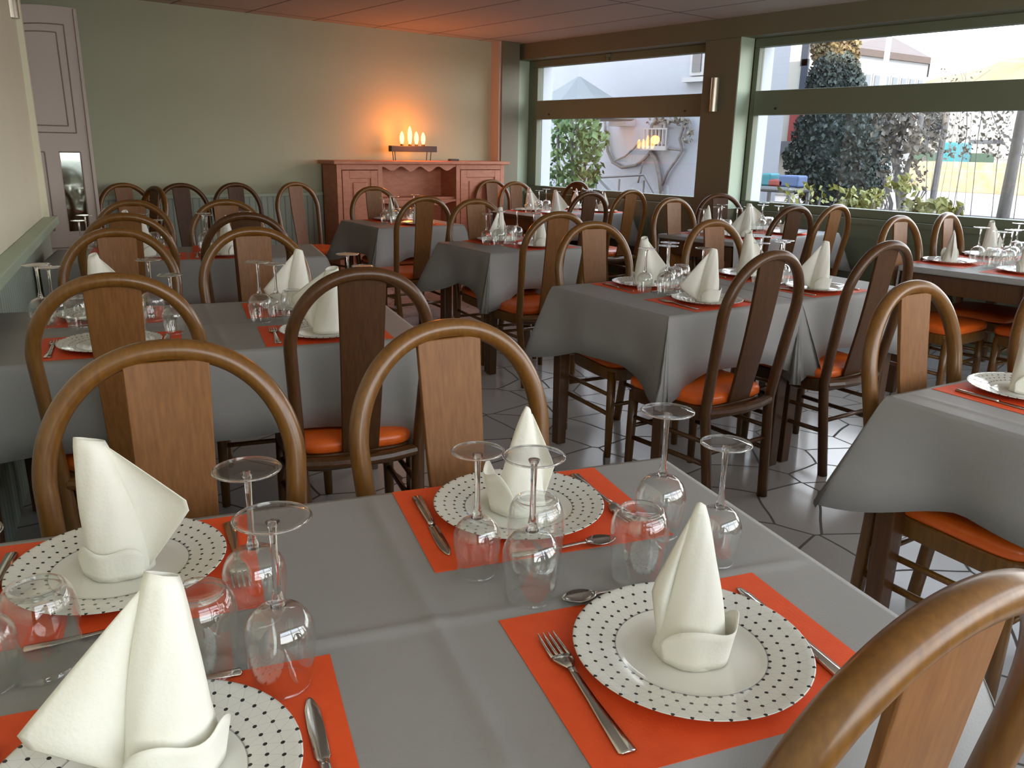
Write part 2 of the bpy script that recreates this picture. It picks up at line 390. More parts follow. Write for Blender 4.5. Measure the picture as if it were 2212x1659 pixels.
# door leaf standing open before the back wall, face to the room
DX1, DY = 1.443, 6.40
top_pts = [(-.80 + .80 * i / 20, 2.06 + .115 * sin(pi / 2 * min(1, (i / 20) / .85))) for i in range(21)]
dl = MB(); dl.prism([(0, .02), (-.80, .02)][::-1] + top_pts[::-1] if False else [(-.80, .02), (0, .02)] + top_pts[::-1], -.02, .02)
door = struct(dl.build('door_1', 'door_paint', loc=(DX1, DY, 0)))
MB().bb((-.016, -.034, .02), (.006, .03, 2.17)).build('edge_strip', 'door_paint', door, bevel=.004)
def groove(mb, pts, w_=.009):
    for i in range(len(pts) - 1):
        a, b2 = pts[i], pts[i + 1]; mb.tube([(a[0], -.021, a[1]), (b2[0], -.021, b2[1])], w_ / 2, 6)
g = MB()
arc = [(-.72 + .64 * i / 14, 1.95 + .115 * sin(pi / 2 * min(1, i / 13))) for i in range(15)]
groove(g, arc + [(-.08, 1.385), (-.72, 1.385), (-.72, 1.95)])
arc2 = [(-.68 + .55 * i / 14, 1.915 + .10 * sin(pi / 2 * min(1, i / 13))) for i in range(15)]
groove(g, arc2 + [(-.125, 1.43), (-.68, 1.43)])
groove(g, [(-.70, 1.26), (-.29, 1.26), (-.29, .74), (-.70, .74), (-.70, 1.26)]); groove(g, [(-.66, 1.225), (-.325, 1.225)], .006)
groove(g, [(-.205, 1.26), (-.072, 1.26), (-.072, .72)]); groove(g, [(-.80, .62), (0, .62)])
g.build('moulding', 'door_groove', door)
MB().bb((-.20, -.0225, .73), (-.078, -.0205, 1.255)).build('mirror_pane', 'mirror', door)

# ------------------------------------------------------------------ chair
def chair_curve(n_leg=16, n_arc=22):
    Wd, zs, lean, wf, r = .208, .78, .094, .164, .021
    zt = 1.017 - r; h = []
    for i in range(n_leg):
        z = zs * i / (n_leg - 1); h.append((wf + (Wd - wf) * (z / zs), z))
    for i in range(1, n_arc + 1):
        a = pi / 2 * i / n_arc; h.append((Wd * cos(a) ** .92 if i < n_arc else 0, zs + (zt - zs) * sin(a)))
    def y(z):
        s_ = max(0, z - .40); 
        return -.20 - lean * (s_ / .58) ** 1.12 - .035 * max(0, .40 - z) / .40
    R_ = [(w_, y(z), z) for w_, z in h]; L = [(-w_, yy, z) for w_, yy, z in R_]
    return L + R_[::-1][1:], y
def make_chair(wood='chair_wood', board='splat_wood'):
    root = empty('dining_chair', (0, 0, 0))
    path, yb = chair_curve()
    MB().tube(path, .021, 12, flat=.92, up=(1, 0, 0)).build('back_frame', wood, root, smooth=True)
    # splat: slightly bowed board from seat rail to the arch
    ring = []
    for i in range(15):
        t = i / 14; z = .425 + t * (.978 - .425); hw = .058 + .013 * t; yy = yb(z) + .006 - .012 * sin(pi * t)
        fr_ = [(-hw + 2 * hw * k / 6, yy - .006 - .0025 * (1 - (2 * k / 6 - 1) ** 2), z) for k in range(7)]
        ring.append(fr_ + [(x, y_ + .012, z) for x, y_, z in fr_[::-1]])
    sp = MB().loft(ring).build('splat', board, root, smooth=True, bevel=.002)
    sp.data.set_sharp_from_angle(angle=R(40))
    # seat cushion
    def outline(sx_, sy_, n=40):
        o = []
        for k in range(n):
            a = 2 * pi * k / n; c, s = cos(a), sin(a)
            ex = .36
            x = math.copysign(abs(c) ** ex, c); y = math.copysign(abs(s) ** ex, s)
            wx = (.205 + .018 * y) * sx_
            o.append((x * wx, y * .205 * sy_ + .015))
        return o
    rings = []
    for z, q in ((.418, .95), (.428, 1.0), (.446, 1.0), (.458, .965), (.465, .90), (.470, .70), (.472, .35), (.472, .05)):
        rings.append([(x, y, z) for x, y in outline(q, q)])
    MB().loft(rings).build('seat', 'vinyl', root, smooth=True)
    fr = MB()
    rings = [[(x, y, z) for x, y in outline(q, q)] for z, q in ((.362, .96), (.366, .985), (.414, .985), (.419, .97))]
    fr.loft(rings)
    # bowed rear rail
    fr.tube([(-.178, -.205, .405), (-.09, -.222, .402), (0, -.228, .401), (.09, -.222, .402), (.178, -.205, .405)], .019, 10)
    fr.build('seat_frame', wood, root, smooth=False, bevel=.003)
    for s in (-1, 1):
        MB().tube([(s * .195, .185, 0), (s * .192, .182, .2), (s * .188, .178, .40)], [.0155, .019, .021], 10).build('leg', wood, root, smooth=True)
    for s in (-1, 1):
        st = MB(); st.tube([(s * .176, -.215, .20), (s * .192, .182, .20)], .0105, 8); st.tube([(s * .180, -.207, .29), (s * .192, .182, .29)], .0095, 8)
        st.build('stretcher', wood, root, smooth=True)
    MB().tube([(-.178, -.212, .245), (.178, -.212, .245)], .0095, 8).build('stretcher', wood, root, smooth=True)
    MB().tube([(-.192, .182, .245), (.192, .182, .245)], .0095, 8).build('stretcher', wood, root, smooth=True)
    return root
chair0 = make_chair()
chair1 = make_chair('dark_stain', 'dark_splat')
def chair_top(x, y, head, label, group, k=.30):
    """chair whose arch top stands over (x, y); head = heading in degrees clockwise from +Y"""
    h = R(head)
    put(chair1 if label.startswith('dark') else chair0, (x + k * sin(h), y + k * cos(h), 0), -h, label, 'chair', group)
def chair_seat(x, y, head, label, group):
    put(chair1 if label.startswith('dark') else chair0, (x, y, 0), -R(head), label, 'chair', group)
GL, GM, GW = 'chairs of the left rows', 'chairs of the middle tables', 'chairs along the window tables'
CP = 'wooden arch-back chair with orange seat '
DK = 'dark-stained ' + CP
chair_seat(.721, .512, 8.05, CP + 'at near side of the front table', GL)
chair_seat(.320, 1.182, 198.0, CP + 'at far left side of the front table', GL)
chair_seat(.882, 1.040, 187.5, CP + 'at far right side of the front table', GL)
chair_seat(.62, 2.603, 17.0, CP + 'at near left side of second left-row table', GL)
chair_seat(1.216, 2.355, 15.0, DK + 'at near right side of second left-row table', GL)
chair_seat(.764, 3.255, 197.7, CP + 'at far left side of second left-row table', GL)
chair_top(1.327, 3.325, 198.3, CP + 'at far right side of second left-row table', GL)
chair_top(1.068, 4.24, 18.3, CP + 'at near left side of third left-row table', GL)
chair_top(1.583, 4.042, 18.3, DK + 'at near right side of third left-row table', GL)
chair_top(1.353, 5.179, 198.3, CP + 'at far left side of third left-row table', GL)
chair_top(1.850, 5.027, 198.3, CP + 'at far right side of third left-row table', GL)
GB = 'spare chairs along the back wall'
chair_top(1.835, 7.247, 172, CP + 'against back wall, right behind the open door', GB)
chair_top(1.931, 6.686, 262, CP + 'seen edge-on beside the door leaf', GB)
chair_top(2.246, 7.104, 178, DK + 'against back wall, second one right of the door', GB)
chair_top(2.696, 7.085, 176, DK + 'against back wall, third one right of the door', GB)
chair_top(3.229, 7.056, 172, CP + 'against back wall, immediately left of the buffet', GB)
chair_top(3.530, 6.191, 186, CP + 'at far side of small table before the buffet', GM)
chair_top(3.193, 4.870, 6, CP + 'at near side of small table before the buffet', GM)
chair_top(3.336, 4.494, 188, CP + 'at far side of second small middle table', GM)
chair_top(3.112, 3.402, 10, CP + 'at near side of second small middle table', GM)
chair_top(2.832, 2.862, 190, CP + 'at far side of paired middle tables, left one', GM)
chair_top(3.489, 2.653, 187, CP + 'at far side of paired middle tables, right one', GM)
chair_seat(2.606, 1.977, 3.6, DK + 'at near side of paired middle tables, left one', GM)
chair_seat(3.343, 1.92, 5.4, DK + 'at near side of paired middle tables, right one', GM)
GR = 'chairs of the table cut by the right edge'
chair_seat(2.272, .754, 186.1, CP + 'at far side of cut-off right-edge table', GR)
chair_seat(2.735, .56, 188, CP + 'second along the cut-off right-edge table', GR)
chair_top(4.763, 2.312, 184, CP + 'below wide window, far left side of its table', GW)
chair_top(5.326, 2.293, 178, CP + 'below wide window, far right side of its table', GW)
chair_seat(4.98, 1.50, 4, CP + 'at near side of table below wide window', GW)
chair_top(4.959, 3.100, 8, DK + 'at near left side of table beside window pillar', GW)
chair_top(5.378, 3.043, 2, CP + 'at near right side of table beside window pillar', GW)
chair_top(4.840, 4.060, 186, CP + 'at far left side of table beside window pillar', GW)
chair_top(5.725, 4.303, 205, DK + 'at far right side of table beside window pillar', GW)
chair_top(4.848, 4.931, 4, DK + 'at near left side of corner table', GW)
chair_top(5.458, 5.038, 2, CP + 'at near right side of corner table', GW)
chair_top(5.440, 6.640, 188, CP + 'at far left side of corner table', GW)
chair_top(5.500, 7.120, 188, CP + 'behind the far left chair of corner table', GW)
chair_top(6.200, 6.500, 270, DK + 'at window end of corner table', GW)

# ------------------------------------------------------------------ tables and cloths
def uvw(u, v, head):
    h = R(head); return (u * cos(h) + v * sin(h), -u * sin(h) + v * cos(h))
def make_table(u0, u1, v0, v1, head, label, legs=True):
    cx_, cy_ = (u0 + u1) / 2, (v0 + v1) / 2; x, y = uvw(cx_, cy_, head)
    w_, d_ = (u1 - u0) - .012, (v1 - v0) - .012
    root = empty('dining_table', (x, y, 0), -R(head)); tag(root, label, 'table', 'dining tables')
    MB().bb((-w_ / 2, -d_ / 2, .712), (w_ / 2, d_ / 2, .744)).build('tabletop', 'table_wood', root, bevel=.008)
    a = MB()
    for s in (-1, 1):
        a.box((0, s * (d_ / 2 - .03), .662), (w_ - .1, .022, .10)); a.box((s * (w_ / 2 - .03), 0, .662), (.022, d_ - .1, .10))
    a.build('apron', 'table_wood', root, bevel=.002)
    for sx_ in (-1, 1):
        for sy_ in (-1, 1):
            X0, Y0 = sx_ * (w_ / 2 - .032), sy_ * (d_ / 2 - .032)
            MB().loft([[(X0 + i * q, Y0 + j * q, z) for i, j in ((-1, -1), (1, -1), (1, 1), (-1, 1))] for z, q in ((0, .024), (.35, .027), (.712, .029))]).build('leg', 'table_wood', root, bevel=.004)
    return root
def make_cloth(u0, u1, v0, v1, head, label, drop=(.25, .25, .25, .25), creases=(), seed=0, z=.7475, tip=None):
    """drop = overhang on near, right, far, left side"""
    rnd = random.Random(seed)
    x, y = uvw((u0 + u1) / 2, (v0 + v1) / 2, head); W2, D2 = (u1 - u0) / 2, (v1 - v0) / 2
    mb = MB()
    # perimeter samples: position, outward normal, drop, signed distance to nearest corner
    per = []; rc = .006
    corners = [(-W2, -D2), (W2, -D2), (W2, D2), (-W2, D2)]; nrm = [(0, -1), (1, 0), (0, 1), (-1, 0)]
    for i in range(4):
        a, b_ = corners[i], corners[(i + 1) % 4]; L = hypot(b_[0] - a[0], b_[1] - a[1]); n = nrm[i]
        ns = 30
        for k in range(ns + 1):
            t = k / ns; t = .5 - .5 * cos(pi * t) if True else t
            d0 = t * L; d1 = L - d0
            per.append((a[0] + (b_[0] - a[0]) * t, a[1] + (b_[1] - a[1]) * t, n, i, d0, d1, L))
        # corner fan
        n2 = nrm[(i + 1) % 4]
        for k in range(1, 5):
            q = pi / 4 + (k - 2.5) * .12; nn = (n[0] * cos(q) + n2[0] * sin(q), n[1] * cos(q) + n2[1] * sin(q))
            per.append((b_[0], b_[1], nn, (i, (i + 1) % 4), 0, 0, 1))
    ph = [rnd.uniform(0, 6.28) for _ in range(8)]
    def colm(p):
        px, py, n, i, d0, d1, L = p
        if isinstance(i, tuple):
            o0, o1 = drop[i[0]], drop[i[1]]; full = min(o0, o1) > .1
            o = (o0 + o1) / 2; wg = 1.0 if full else 0.0; dist = 0; dr = o
            if not full: dr = min(o0, o1)
        else:
            o = drop[i]; prv, nxt = drop[(i - 1) % 4], drop[(i + 1) % 4]
            wg = 0; dist = 9; dr = o
            if d0 < d1: ok = min(o, prv) > .1; dist = d0; other = prv; prv_i = (i - 1) % 4
            else: ok = min(o, nxt) > .1; dist = d1; other = nxt; prv_i = (i + 1) % 4
            wd_ = max(0, 1 - dist / .24) if ok else 0
            if ok: wg = exp(-dist / .06)
            elif o > .1 and other < .1:
                dr = o
        if isinstance(i, tuple): wd_ = wg
        elif wg > 0:
            m2 = nrm[prv_i]; e_ = wg ** 1.5; nx_, ny_ = n[0] + m2[0] * e_, n[1] + m2[1] * e_; l_ = hypot(nx_, ny_); n = (nx_ / l_, ny_ / l_)
        out = []
        valley = exp(-((dist - .17) / .07) ** 2) if dist < 1 else 0
        wv = .012 * sin(ph[0] + (px + py) * 9) + .008 * sin(ph[1] + (px - py) * 17)
        D = dr * (1 + .38 * wd_) + .006 * sin(ph[2] + (px * 1.3 + py) * 8) * (1 if dr > .1 else 0)
        for t in (0, .03, .10, .25, .45, .7, 1.0):
            off = D * t * (.035 + .40 * wg - .04 * valley) + wv * t * (dr > .1)
            r0 = rc * min(1, t / .05)
            out.append((px + n[0] * (off + r0), py + n[1] * (off + r0), -D * t - (0 if t == 0 else .002)))
        return out
    cols = [colm(p) for p in per]; n = len(cols); nr = len(cols[0])
    vs = [(c[0], c[1], c[2]) for k in range(nr) for c in [cl[k] for cl in cols]]
    fs = [(k * n + j, (k + 1) * n + j, (k + 1) * n + (j + 1) % n, k * n + (j + 1) % n) for k in range(nr - 1) for j in range(n)]
    mb.add(vs, fs)
    # top grid
    gx, gy = 150, 80; vs = []
    def topz(px, py):
        z_ = 0
        for (ax, ay, bx, by, h_) in creases:
            dx, dy = bx - ax, by - ay; L = hypot(dx, dy); d = abs((px - ax) * dy - (py - ay) * dx) / L
            z_ += h_ * max(0, 1 - d / .013)
        e = min(W2 - abs(px), D2 - abs(py)); return z_ * min(1, e / .05)
    for i in range(gx + 1):
        for j in range(gy + 1):
            px, py = -W2 + 2 * W2 * i / gx, -D2 + 2 * D2 * j / gy
            vs.append((px, py, topz(px, py)))
    fs = [(i * (gy + 1) + j, (i + 1) * (gy + 1) + j, (i + 1) * (gy + 1) + j + 1, i * (gy + 1) + j + 1) for i in range(gx) for j in range(gy)]
    mb.add(vs, fs)
    o = mb.build('tablecloth', 'cloth', smooth=True, loc=(x, y, z), rotz=-R(head), solid=.0015)
    o.modifiers['thick'].offset = -1
    tag(o, label, 'tablecloth', 'grey tablecloths')
    return o
TABLES = {
 'T1': (-.54, .85, .60, 1.345, 18.3), 'T2': (-.63, .71, 2.515, 3.33, 17.5), 'T3': (-.74, .66, 4.63, 5.22, 18.3),
 'M1': (2.61, 3.345, 5.72, 6.44, 5.5), 'M2': (2.57, 3.29, 4.08, 4.72, 5.5),
 'MA': (2.118, 2.862, 2.245, 3.013, 7), 'MB': (2.872, 3.61, 2.25, 3.013, 7),
 'R6': (1.87, 3.30, .50, 1.262, 9), 'R5': (4.65, 5.98, 1.50, 2.21, 0), 'W2': (4.76, 6.12, 3.43, 4.10, 0), 'W1': (4.62, 5.82, 5.97, 6.66, 3)}
TN = {'T1': 'the front table', 'T2': 'second left-row table', 'T3': 'third left-row table', 'M1': 'small table before the buffet', 'M2': 'second small middle table',
      'MA': 'left half of paired middle tables', 'MB': 'right half of paired middle tables', 'R6': 'cut-off table at right edge', 'R5': 'table below wide window', 'W2': 'table beside window pillar', 'W1': 'corner table'}
LEGS = {'T1': 'large wooden table in front, nearest the camera', 'T2': 'long wooden table, second in the left row', 'T3': 'long wooden table, third in left row near the door',
        'M1': 'small square wooden table standing before the buffet', 'M2': 'small square wooden table in front of the one before the buffet', 'MA': 'square wooden table, left one of the middle pair',
        'MB': 'square wooden table, right one of the middle pair', 'R6': 'wooden table cut off by right edge of the photo', 'R5': 'wooden table with visible apron below the wide window', 'W2': 'wooden table beside the pillar between the windows',
        'W1': 'wooden table in far corner below the vine window'}
DROP = {'R5': (.25, .2, .25, .028), 'W2': (.22, .2, .22, .026), 'W1': (.24, .2, .22, .004), 'T2': (.27, .25, .24, .06), 'T1': (.26, .25, .25, .06), 'T3': (.25, .25, .25, .06), 'MB': (.24, .24, .2, .24), 'MA': (.235, .235, .2, .245)}
CRE = {'T1': [(.09, .5, .10, -.5, .006), (-.9, -.025, .9, -.085, .004), (.30, .5, .31, -.5, .0022), (-.35, .5, -.34, -.5, .003)], 'T2': [(0.06, -.5, .0, .5, .004), (-.8, .02, .8, .0, .0025)],
       'R6': [(-.64, -.5, -.64, .5, .003)], 'MA': [(-.33, -.5, -.33, .5, .001)]}
for i, (k, (u0, u1, v0, v1, hd)) in enumerate(TABLES.items()):
    make_table(u0, u1, v0, v1, hd, LEGS[k])
    make_cloth(u0, u1, v0, v1, hd, 'grey cloth draped over ' + TN[k], DROP.get(k, (.235,) * 4), CRE.get(k, ()), i)

# ------------------------------------------------------------------ tableware prototypes
ZT = .7478
def make_mat():
    mb = MB(); n = 10; vs = []
    for i in range(n + 1):
        for j in range(n + 1): vs.append((-.2 + .4 * i / n, -.152 + .304 * j / n, 0))
    fs = [(i * (n + 1) + j, (i + 1) * (n + 1) + j, (i + 1) * (n + 1) + j + 1, i * (n + 1) + j + 1) for i in range(n) for j in range(n)]
    return mb.add(vs, fs).build('placemat', 'mat_paper', solid=.0008)
def make_plate():
    k_ = 1.045; pr = [(0, .003), (.075, .003), (.082, .0045), (.088, .008), (.110, .0115), (.132, .0160), (.1385, .0178), (.140, .0172), (.1385, .0160), (.112, .0090), (.092, .0030), (.086, .0), (.080, 0), (.0, .0008)]
    return MB().lathe([(r * k_, z) for r, z in pr], 72).build('plate', 'plate_china', smooth=True)
def ring_prof(pts): return pts
def make_wine(nm, H, hb, rb, rr, rf):
    """stem glass turned upside down: rim on the table at z=0, foot at z=H"""
    root = empty(nm, (0, 0, 0)); o = []; n = 12
    for i in range(n + 1):
        t = i / n; z = hb * t
        r = rr + (rb - rr) * sin(pi * min(t / .62, 1) * .5) if t < .62 else rb * sqrt(max(0, 1 - ((t - .62) / .385) ** 2))
        o.append((max(r, .005), z))
    inn = [(max(r - .0012, .003), min(z, hb - .004)) for r, z in o]
    MB().lathe(o + inn[::-1] + [o[0]], 30).build('bowl', 'glass_sheet', root, smooth=True)
    st = [(.0, hb - .004), (.009, hb - .003), (.0065, hb + .006), (.0042, hb + .02), (.0038, hb + (H - hb) * .55), (.0046, H - .014), (.008, H - .006), (0, H - .0055)]
    MB().lathe(st, 14).build('stem', 'glass_solid', root, smooth=True)
    ft = [(0, H - .0055), (.012, H - .005), (rf * .7, H - .0028), (rf, H - .0022), (rf + .0006, H - .001), (rf, H), (rf * .6, H - .0006), (0, H - .0012)]
    MB().lathe(ft, 36).build('foot', 'glass_sheet', root, smooth=True)
    MB().lathe([(rf - .001, H - .0024), (rf + .0012, H - .0012), (rf - .001, H + .0002), (rf - .002, H - .0012), (rf - .001, H - .0024)], 36).build('foot_rim', 'glass_solid', root, smooth=True)
    return root
def make_tumbler():
    H = .110
    o = [(.0355, 0), (.039, .02), (.0415, .045), (.0425, .065), (.0415, .085), (.038, .098), (.033, .107), (.029, H)]
    inn = [(r - .0014, min(z, H - .009)) for r, z in o[:-1]]
    root = empty('tumbler', (0, 0, 0))
    MB().lathe(o + [(.027, H - .008)] + inn[::-1] + [o[0]], 32).build('wall', 'glass_sheet', root, smooth=True)
    MB().lathe([(0, H - .008), (.0275, H - .008), (.0292, H - .003), (.028, H), (.024, H - .0005), (.021, H - .002), (0, H - .002)], 32).build('base', 'glass_sheet', root, smooth=True)
    return root
def strip(mb, pts, z_top=.0018, crown=.0012):
    """flat metal ribbon along y: pts = (y, half width, z)"""
    rings = []
    for y, hw, z in pts:
        rings.append([(-hw, y, z), (-hw * .9, y, z + z_top), (0, y, z + z_top + crown * min(1, hw / .008)), (hw * .9, y, z + z_top), (hw, y, z), (0, y, z - .0006)])
    return mb.loft(rings)
def make_fork():
    root = empty('fork', (0, 0, 0))
    strip(MB(), [(-.10, .006, .001), (-.098, .0095, .001), (-.06, .0075, .0012), (-.02, .0050, .002), (.02, .0038, .004), (.034, .0042, .005)]).build('handle', 'steel', root, smooth=True)
    h = MB(); strip(h, [(.033, .0042, .005), (.042, .0088, .0045), (.052, .0118, .003), (.060, .0125, .0022)])
    for k in range(4):
        x0 = -.0099 + k * .0066
        h.tube([(x0, .058, .003), (x0 * .97, .075, .0022), (x0 * .93, .092, .003), (x0 * .90, .104, .0048)], [.0021, .0019, .0016, .0008], 6)
    h.build('head', 'steel', root, smooth=True)
    return root
def make_knife():
    root = empty('table_knife', (0, 0, 0))
    strip(MB(), [(-.11, .005, .001), (-.108, .0085, .001), (-.06, .0080, .001), (-.005, .0062, .001), (.004, .0055, .001)], .0045).build('handle', 'steel', root, smooth=True)
    strip(MB(), [(.003, .0045, .0015), (.012, .0085, .0012), (.06, .0095, .001), (.09, .0085, .001), (.106, .004, .001), (.110, .001, .001)], .0012, .0002).build('blade', 'steel', root, smooth=True)
    return root
def make_spoon():
    root = empty('dessert_spoon', (0, 0, 0))
    strip(MB(), [(-.085, .005, .001), (-.083, .0078, .001), (-.05, .006, .0014), (-.01, .0038, .003), (.03, .003, .006), (.042, .0045, .006)]).build('handle', 'steel', root, smooth=True)
    b = MB(); rings = []
    for i in range(9):
        t = i / 8; y = .038 + .05 * t; hw = max(.0012, .0165 * sin(pi * min(.97, .08 + .9 * t)) ** .7)
        dp = .007 * sin(pi * t)
        rings.append([(-hw, y, .008), (-hw * .6, y, .008 - dp * .75), (0, y, .008 - dp), (hw * .6, y, .008 - dp * .75), (hw, y, .008), (hw * .55, y, .0092 - dp * .72), (0, y, .0092 - dp), (-hw * .55, y, .0092 - dp * .72)])
    b.loft(rings).build('bowl', 'steel', root, smooth=True)
    return root
def make_napkin(kind):
    """paper napkin rolled to a standing cone with turned-up cuff and a free corner"""
    P = {'cone': dict(h=.203, r=.043, tipw=.005, tl=(-.002, .0), cuff=.050, wing=(.026, .085), wa=176, ca=(215, 400), flare=1.22),
         'spire': dict(h=.185, r=.044, tipw=.004, tl=(.012, .0), cuff=.07, wing=(.030, .075), wa=10, ca=(130, 260), flare=1.3),
         'mitre': dict(h=.205, r=.043, tipw=.018, tl=(-.020, .0), cuff=.045, wing=(.095, .105), wa=-8, ca=(200, 330), flare=1.15),
         'sail': dict(h=.210, r=.043, tipw=.013, tl=(.010, 0), cuff=.05, wing=(.097, .060), wa=192, ca=(230, 380), flare=1.2)}[kind]
    h, r = P['h'], P['r']; root = MB(); rnd = random.Random(kind)
    nz, na = 14, 40; rings = []
    for i in range(nz + 1):
        t = i / nz; ring_ = []
        for k in range(na):
            a = 2 * pi * k / na
            cut = 1 - .03 * (1 + cos(a - 1.0))                       # slanted open tip
            q = (1 - t) ** .85 * r + t * P['tipw']
            crs = 1 + .035 * sin(3 * a + 5 * t) + .02 * sin(7 * a - 9 * t)
            ring_.append((cos(a) * q * crs * 1.05 + P['tl'][0] * t ** 1.3, sin(a) * q * crs * .92 + P['tl'][1] * t, h * t * cut))
        rings.append(ring_)
    root.loft(rings, caps=False)
    o = root.build('napkin', 'napkin_paper', smooth=True, solid=.0012)
    # cuff: turned-up band round part of the foot
    c = MB(); a0, a1 = R(P['ca'][0]), R(P['ca'][1]); nb = 26; rr_ = []
    for j in range(6):
        t = j / 5; row = []
        for k in range(nb + 1):
            s = k / nb; a = a0 + (a1 - a0) * s
            hh = P['cuff'] * (.55 + .6 * sin(pi * s) ** .8 + .18 * sin(9 * s))
            q = r * (1.04 + (P['flare'] - 1.04) * t) * (1 + .03 * sin(6 * a))
            row.append((cos(a) * q * 1.05, sin(a) * q * .92, hh * t + .001))
        rr_.append(row)
    c.loft(rr_, closed=False).build('cuff', 'napkin_paper', o, smooth=True, solid=.0012)
    # wing: free corner of the sheet standing out from the cone
    L, zw = P['wing']; wa = R(P['wa']); wv = MB(); rows = []; n1, n2 = 12, 10
    for i in range(n1 + 1):
        t = i / n1; z = h * (.02 + .90 * t)
        q = (1 - z / h) ** .85 * r + (z / h) * P['tipw']
        bx, by = cos(wa) * q * .9 + P['tl'][0] * (z / h) ** 1.3, sin(wa) * q * .9
        zt = zw
        ext = L * (z / zt if z < zt else max(0, (h * .93 - z) / (h * .93 - zt)))
        row = []
        for k in range(n2 + 1):
            s = k / n2; d = ext * s
            bow = .018 * sin(pi * s) * (ext / max(L, .001))
            row.append((bx + cos(wa) * d - sin(wa) * bow, by + sin(wa) * d + cos(wa) * bow, z))
        rows.append(row)
    wv.loft(rows, closed=False).build('flap', 'napkin_paper', o, smooth=True, solid=.0012)
    return o
mat0, plate0 = make_mat(), make_plate()
big0 = make_wine('wine_glass', .211, .105, .0405, .031, .0415)
small0 = make_wine('wine_glass', .192, .092, .0350, .027, .0370)
tum0, fork0, knife0, spoon0 = make_tumbler(), make_fork(), make_knife(), make_spoon()
for _c in fork0.children: _c.data.transform(Matrix.Diagonal((1.15, 1.1, 1.1, 1)))
NAP = {k: make_napkin(k) for k in ('cone', 'spire', 'mitre', 'sail')}

# ------------------------------------------------------------------ place settings
def setting(tk, place, u, v, facing, nap='cone', nrot=0.0, big=(.13, .315), small=(.175, .205), tum=(.045, .20), cut=True, mat=None, nabs=None, nofs=(0, 0), sm=None, lb=None, fork=None, knife=None, spoon=None, nscale=1.0):
    """u, v: plate centre in the table's own axes; facing +1 looks away along +v, -1 towards -v. Offsets (right, forward) from the diner's seat.
    Values given as ('abs', u, v) are table-axis positions."""
    hd = TABLES[tk][4]; where = place + ' of ' + TN[tk]
    rz0 = -R(hd) + (0 if facing > 0 else pi)
    def pos(o):
        if o and o[0] == 'abs': return uvw(o[1], o[2], hd)
        return uvw(u + facing * o[0], v + facing * o[1], hd)
    z = ZT
    x, y = pos(mat or (.0, .012)); put(mat0, (x, y, z + .0006), rz0 + R(random.uniform(-1, 1)), 'orange paper placemat at ' + where, 'placemat', 'orange placemats')
    z += .0012
    x, y = pos((0, 0)); put(plate0, (x, y, z), random.uniform(0, 6), 'white plate with dotted rim at ' + where, 'plate', 'dotted plates')
    nz = z + .0035
    x, y = pos(nofs); o = put(NAP[nap], (x, y, nz), nabs if nabs is not None else rz0 + R(nrot), 'cream napkin folded into a cone at ' + where, 'napkin', 'folded napkins')
    if nscale != 1: o.scale = (nscale,) * 3
    if big: x, y = pos(big); put(big0, (x, y, z), random.uniform(0, 6), ('upturned stem glass farthest from the plate at ' if sm else 'larger upturned stem glass at ') + where, 'wine glass', 'upturned stem glasses')
    if small: x, y = pos(small); put(sm or small0, (x, y, z), random.uniform(0, 6), (lb or 'smaller upturned stem glass at ') + where, 'wine glass', 'upturned stem glasses')
    if tum: x, y = pos(tum); put(tum0, (x, y, z), random.uniform(0, 6), 'upturned water tumbler at ' + where, 'tumbler', 'upturned tumblers')
    if cut:
        for pr, off, nm, rr in ((fork0, fork or (-.158, .0), 'steel fork at ', R(random.uniform(-2, 2))), (knife0, knife or (.158, .01), 'steel table knife at ', R(random.uniform(-2, 2))), (spoon0, spoon or (.01, .158), 'steel dessert spoon at ', pi / 2 + R(random.uniform(-4, 4)))):
            if off == 'no': continue
            x, y = pos(off); put(pr, (x, y, z), rz0 + rr, nm + where, nm.split()[-2], 'steel cutlery')
T = 'T1'
setting(T, 'near right place', .530, .742, 1, 'cone', nabs=R(-40), big=('abs', .664, 1.045), small=('abs', .698, .935), tum=('abs', .561, .932), mat=(-.0, -.005), fork=('abs', .374, .722), knife=('abs', .679, .745), spoon=('abs', .515, .90))
setting(T, 'far right place', .480, 1.202, -1, 'spire', nabs=R(-40), big=('abs', .392, .930), small=('abs', .343, 1.018), tum=('abs', .432, 1.012), mat=(-.008, .014), spoon=('abs', .495, 1.045))
setting(T, 'far left place', -.143, 1.192, -1, 'mitre', nabs=R(-34), big=None, small=('abs', -.262, .952), tum=('abs', -.207, .968), mat=(.012, .014), spoon=('abs', -.155, 1.022))
setting(T, 'near left place', -.088, .726, 1, 'sail', nabs=R(-30), big=('abs', .034, 1.000), small=('abs', .051, .848), tum=('abs', -.033, .900), mat=(-.003, .012), knife=('abs', .076, .70), sm=big0, lb='upturned stem glass closest to the plate at ', nofs=(.022, .022), nscale=1.04)
T = 'T2'
setting(T, 'near left place', -.235, 2.683, 1, 'mitre', nabs=R(-60), big=('abs', -.12, 3.04), small=('abs', -.053, 2.80), tum=(.06, .2))
setting(T, 'near right place', .405, 2.675, 1, 'mitre', nabs=R(150), big=('abs', .556, 3.04), small=('abs', .572, 2.85), tum=(.05, .2), nscale=1.05, nofs=(.01, 0))
setting(T, 'far left place', -.29, 3.17, -1, 'sail', nabs=R(150), big=('abs', -.45, 3.0), small=('abs', -.426, 3.07), tum=(.05, .21))
setting(T, 'far right place', .385, 3.15, -1, 'sail', nabs=R(-30), big=('abs', .224, 2.90), small=('abs', .287, 2.97), tum=(.05, .25), nofs=(0, 0))
T = 'T3'
setting(T, 'near left place', -.26, 4.785, 1, 'cone', nrot=40, big=(-.017, .2), small=(.062, .03))
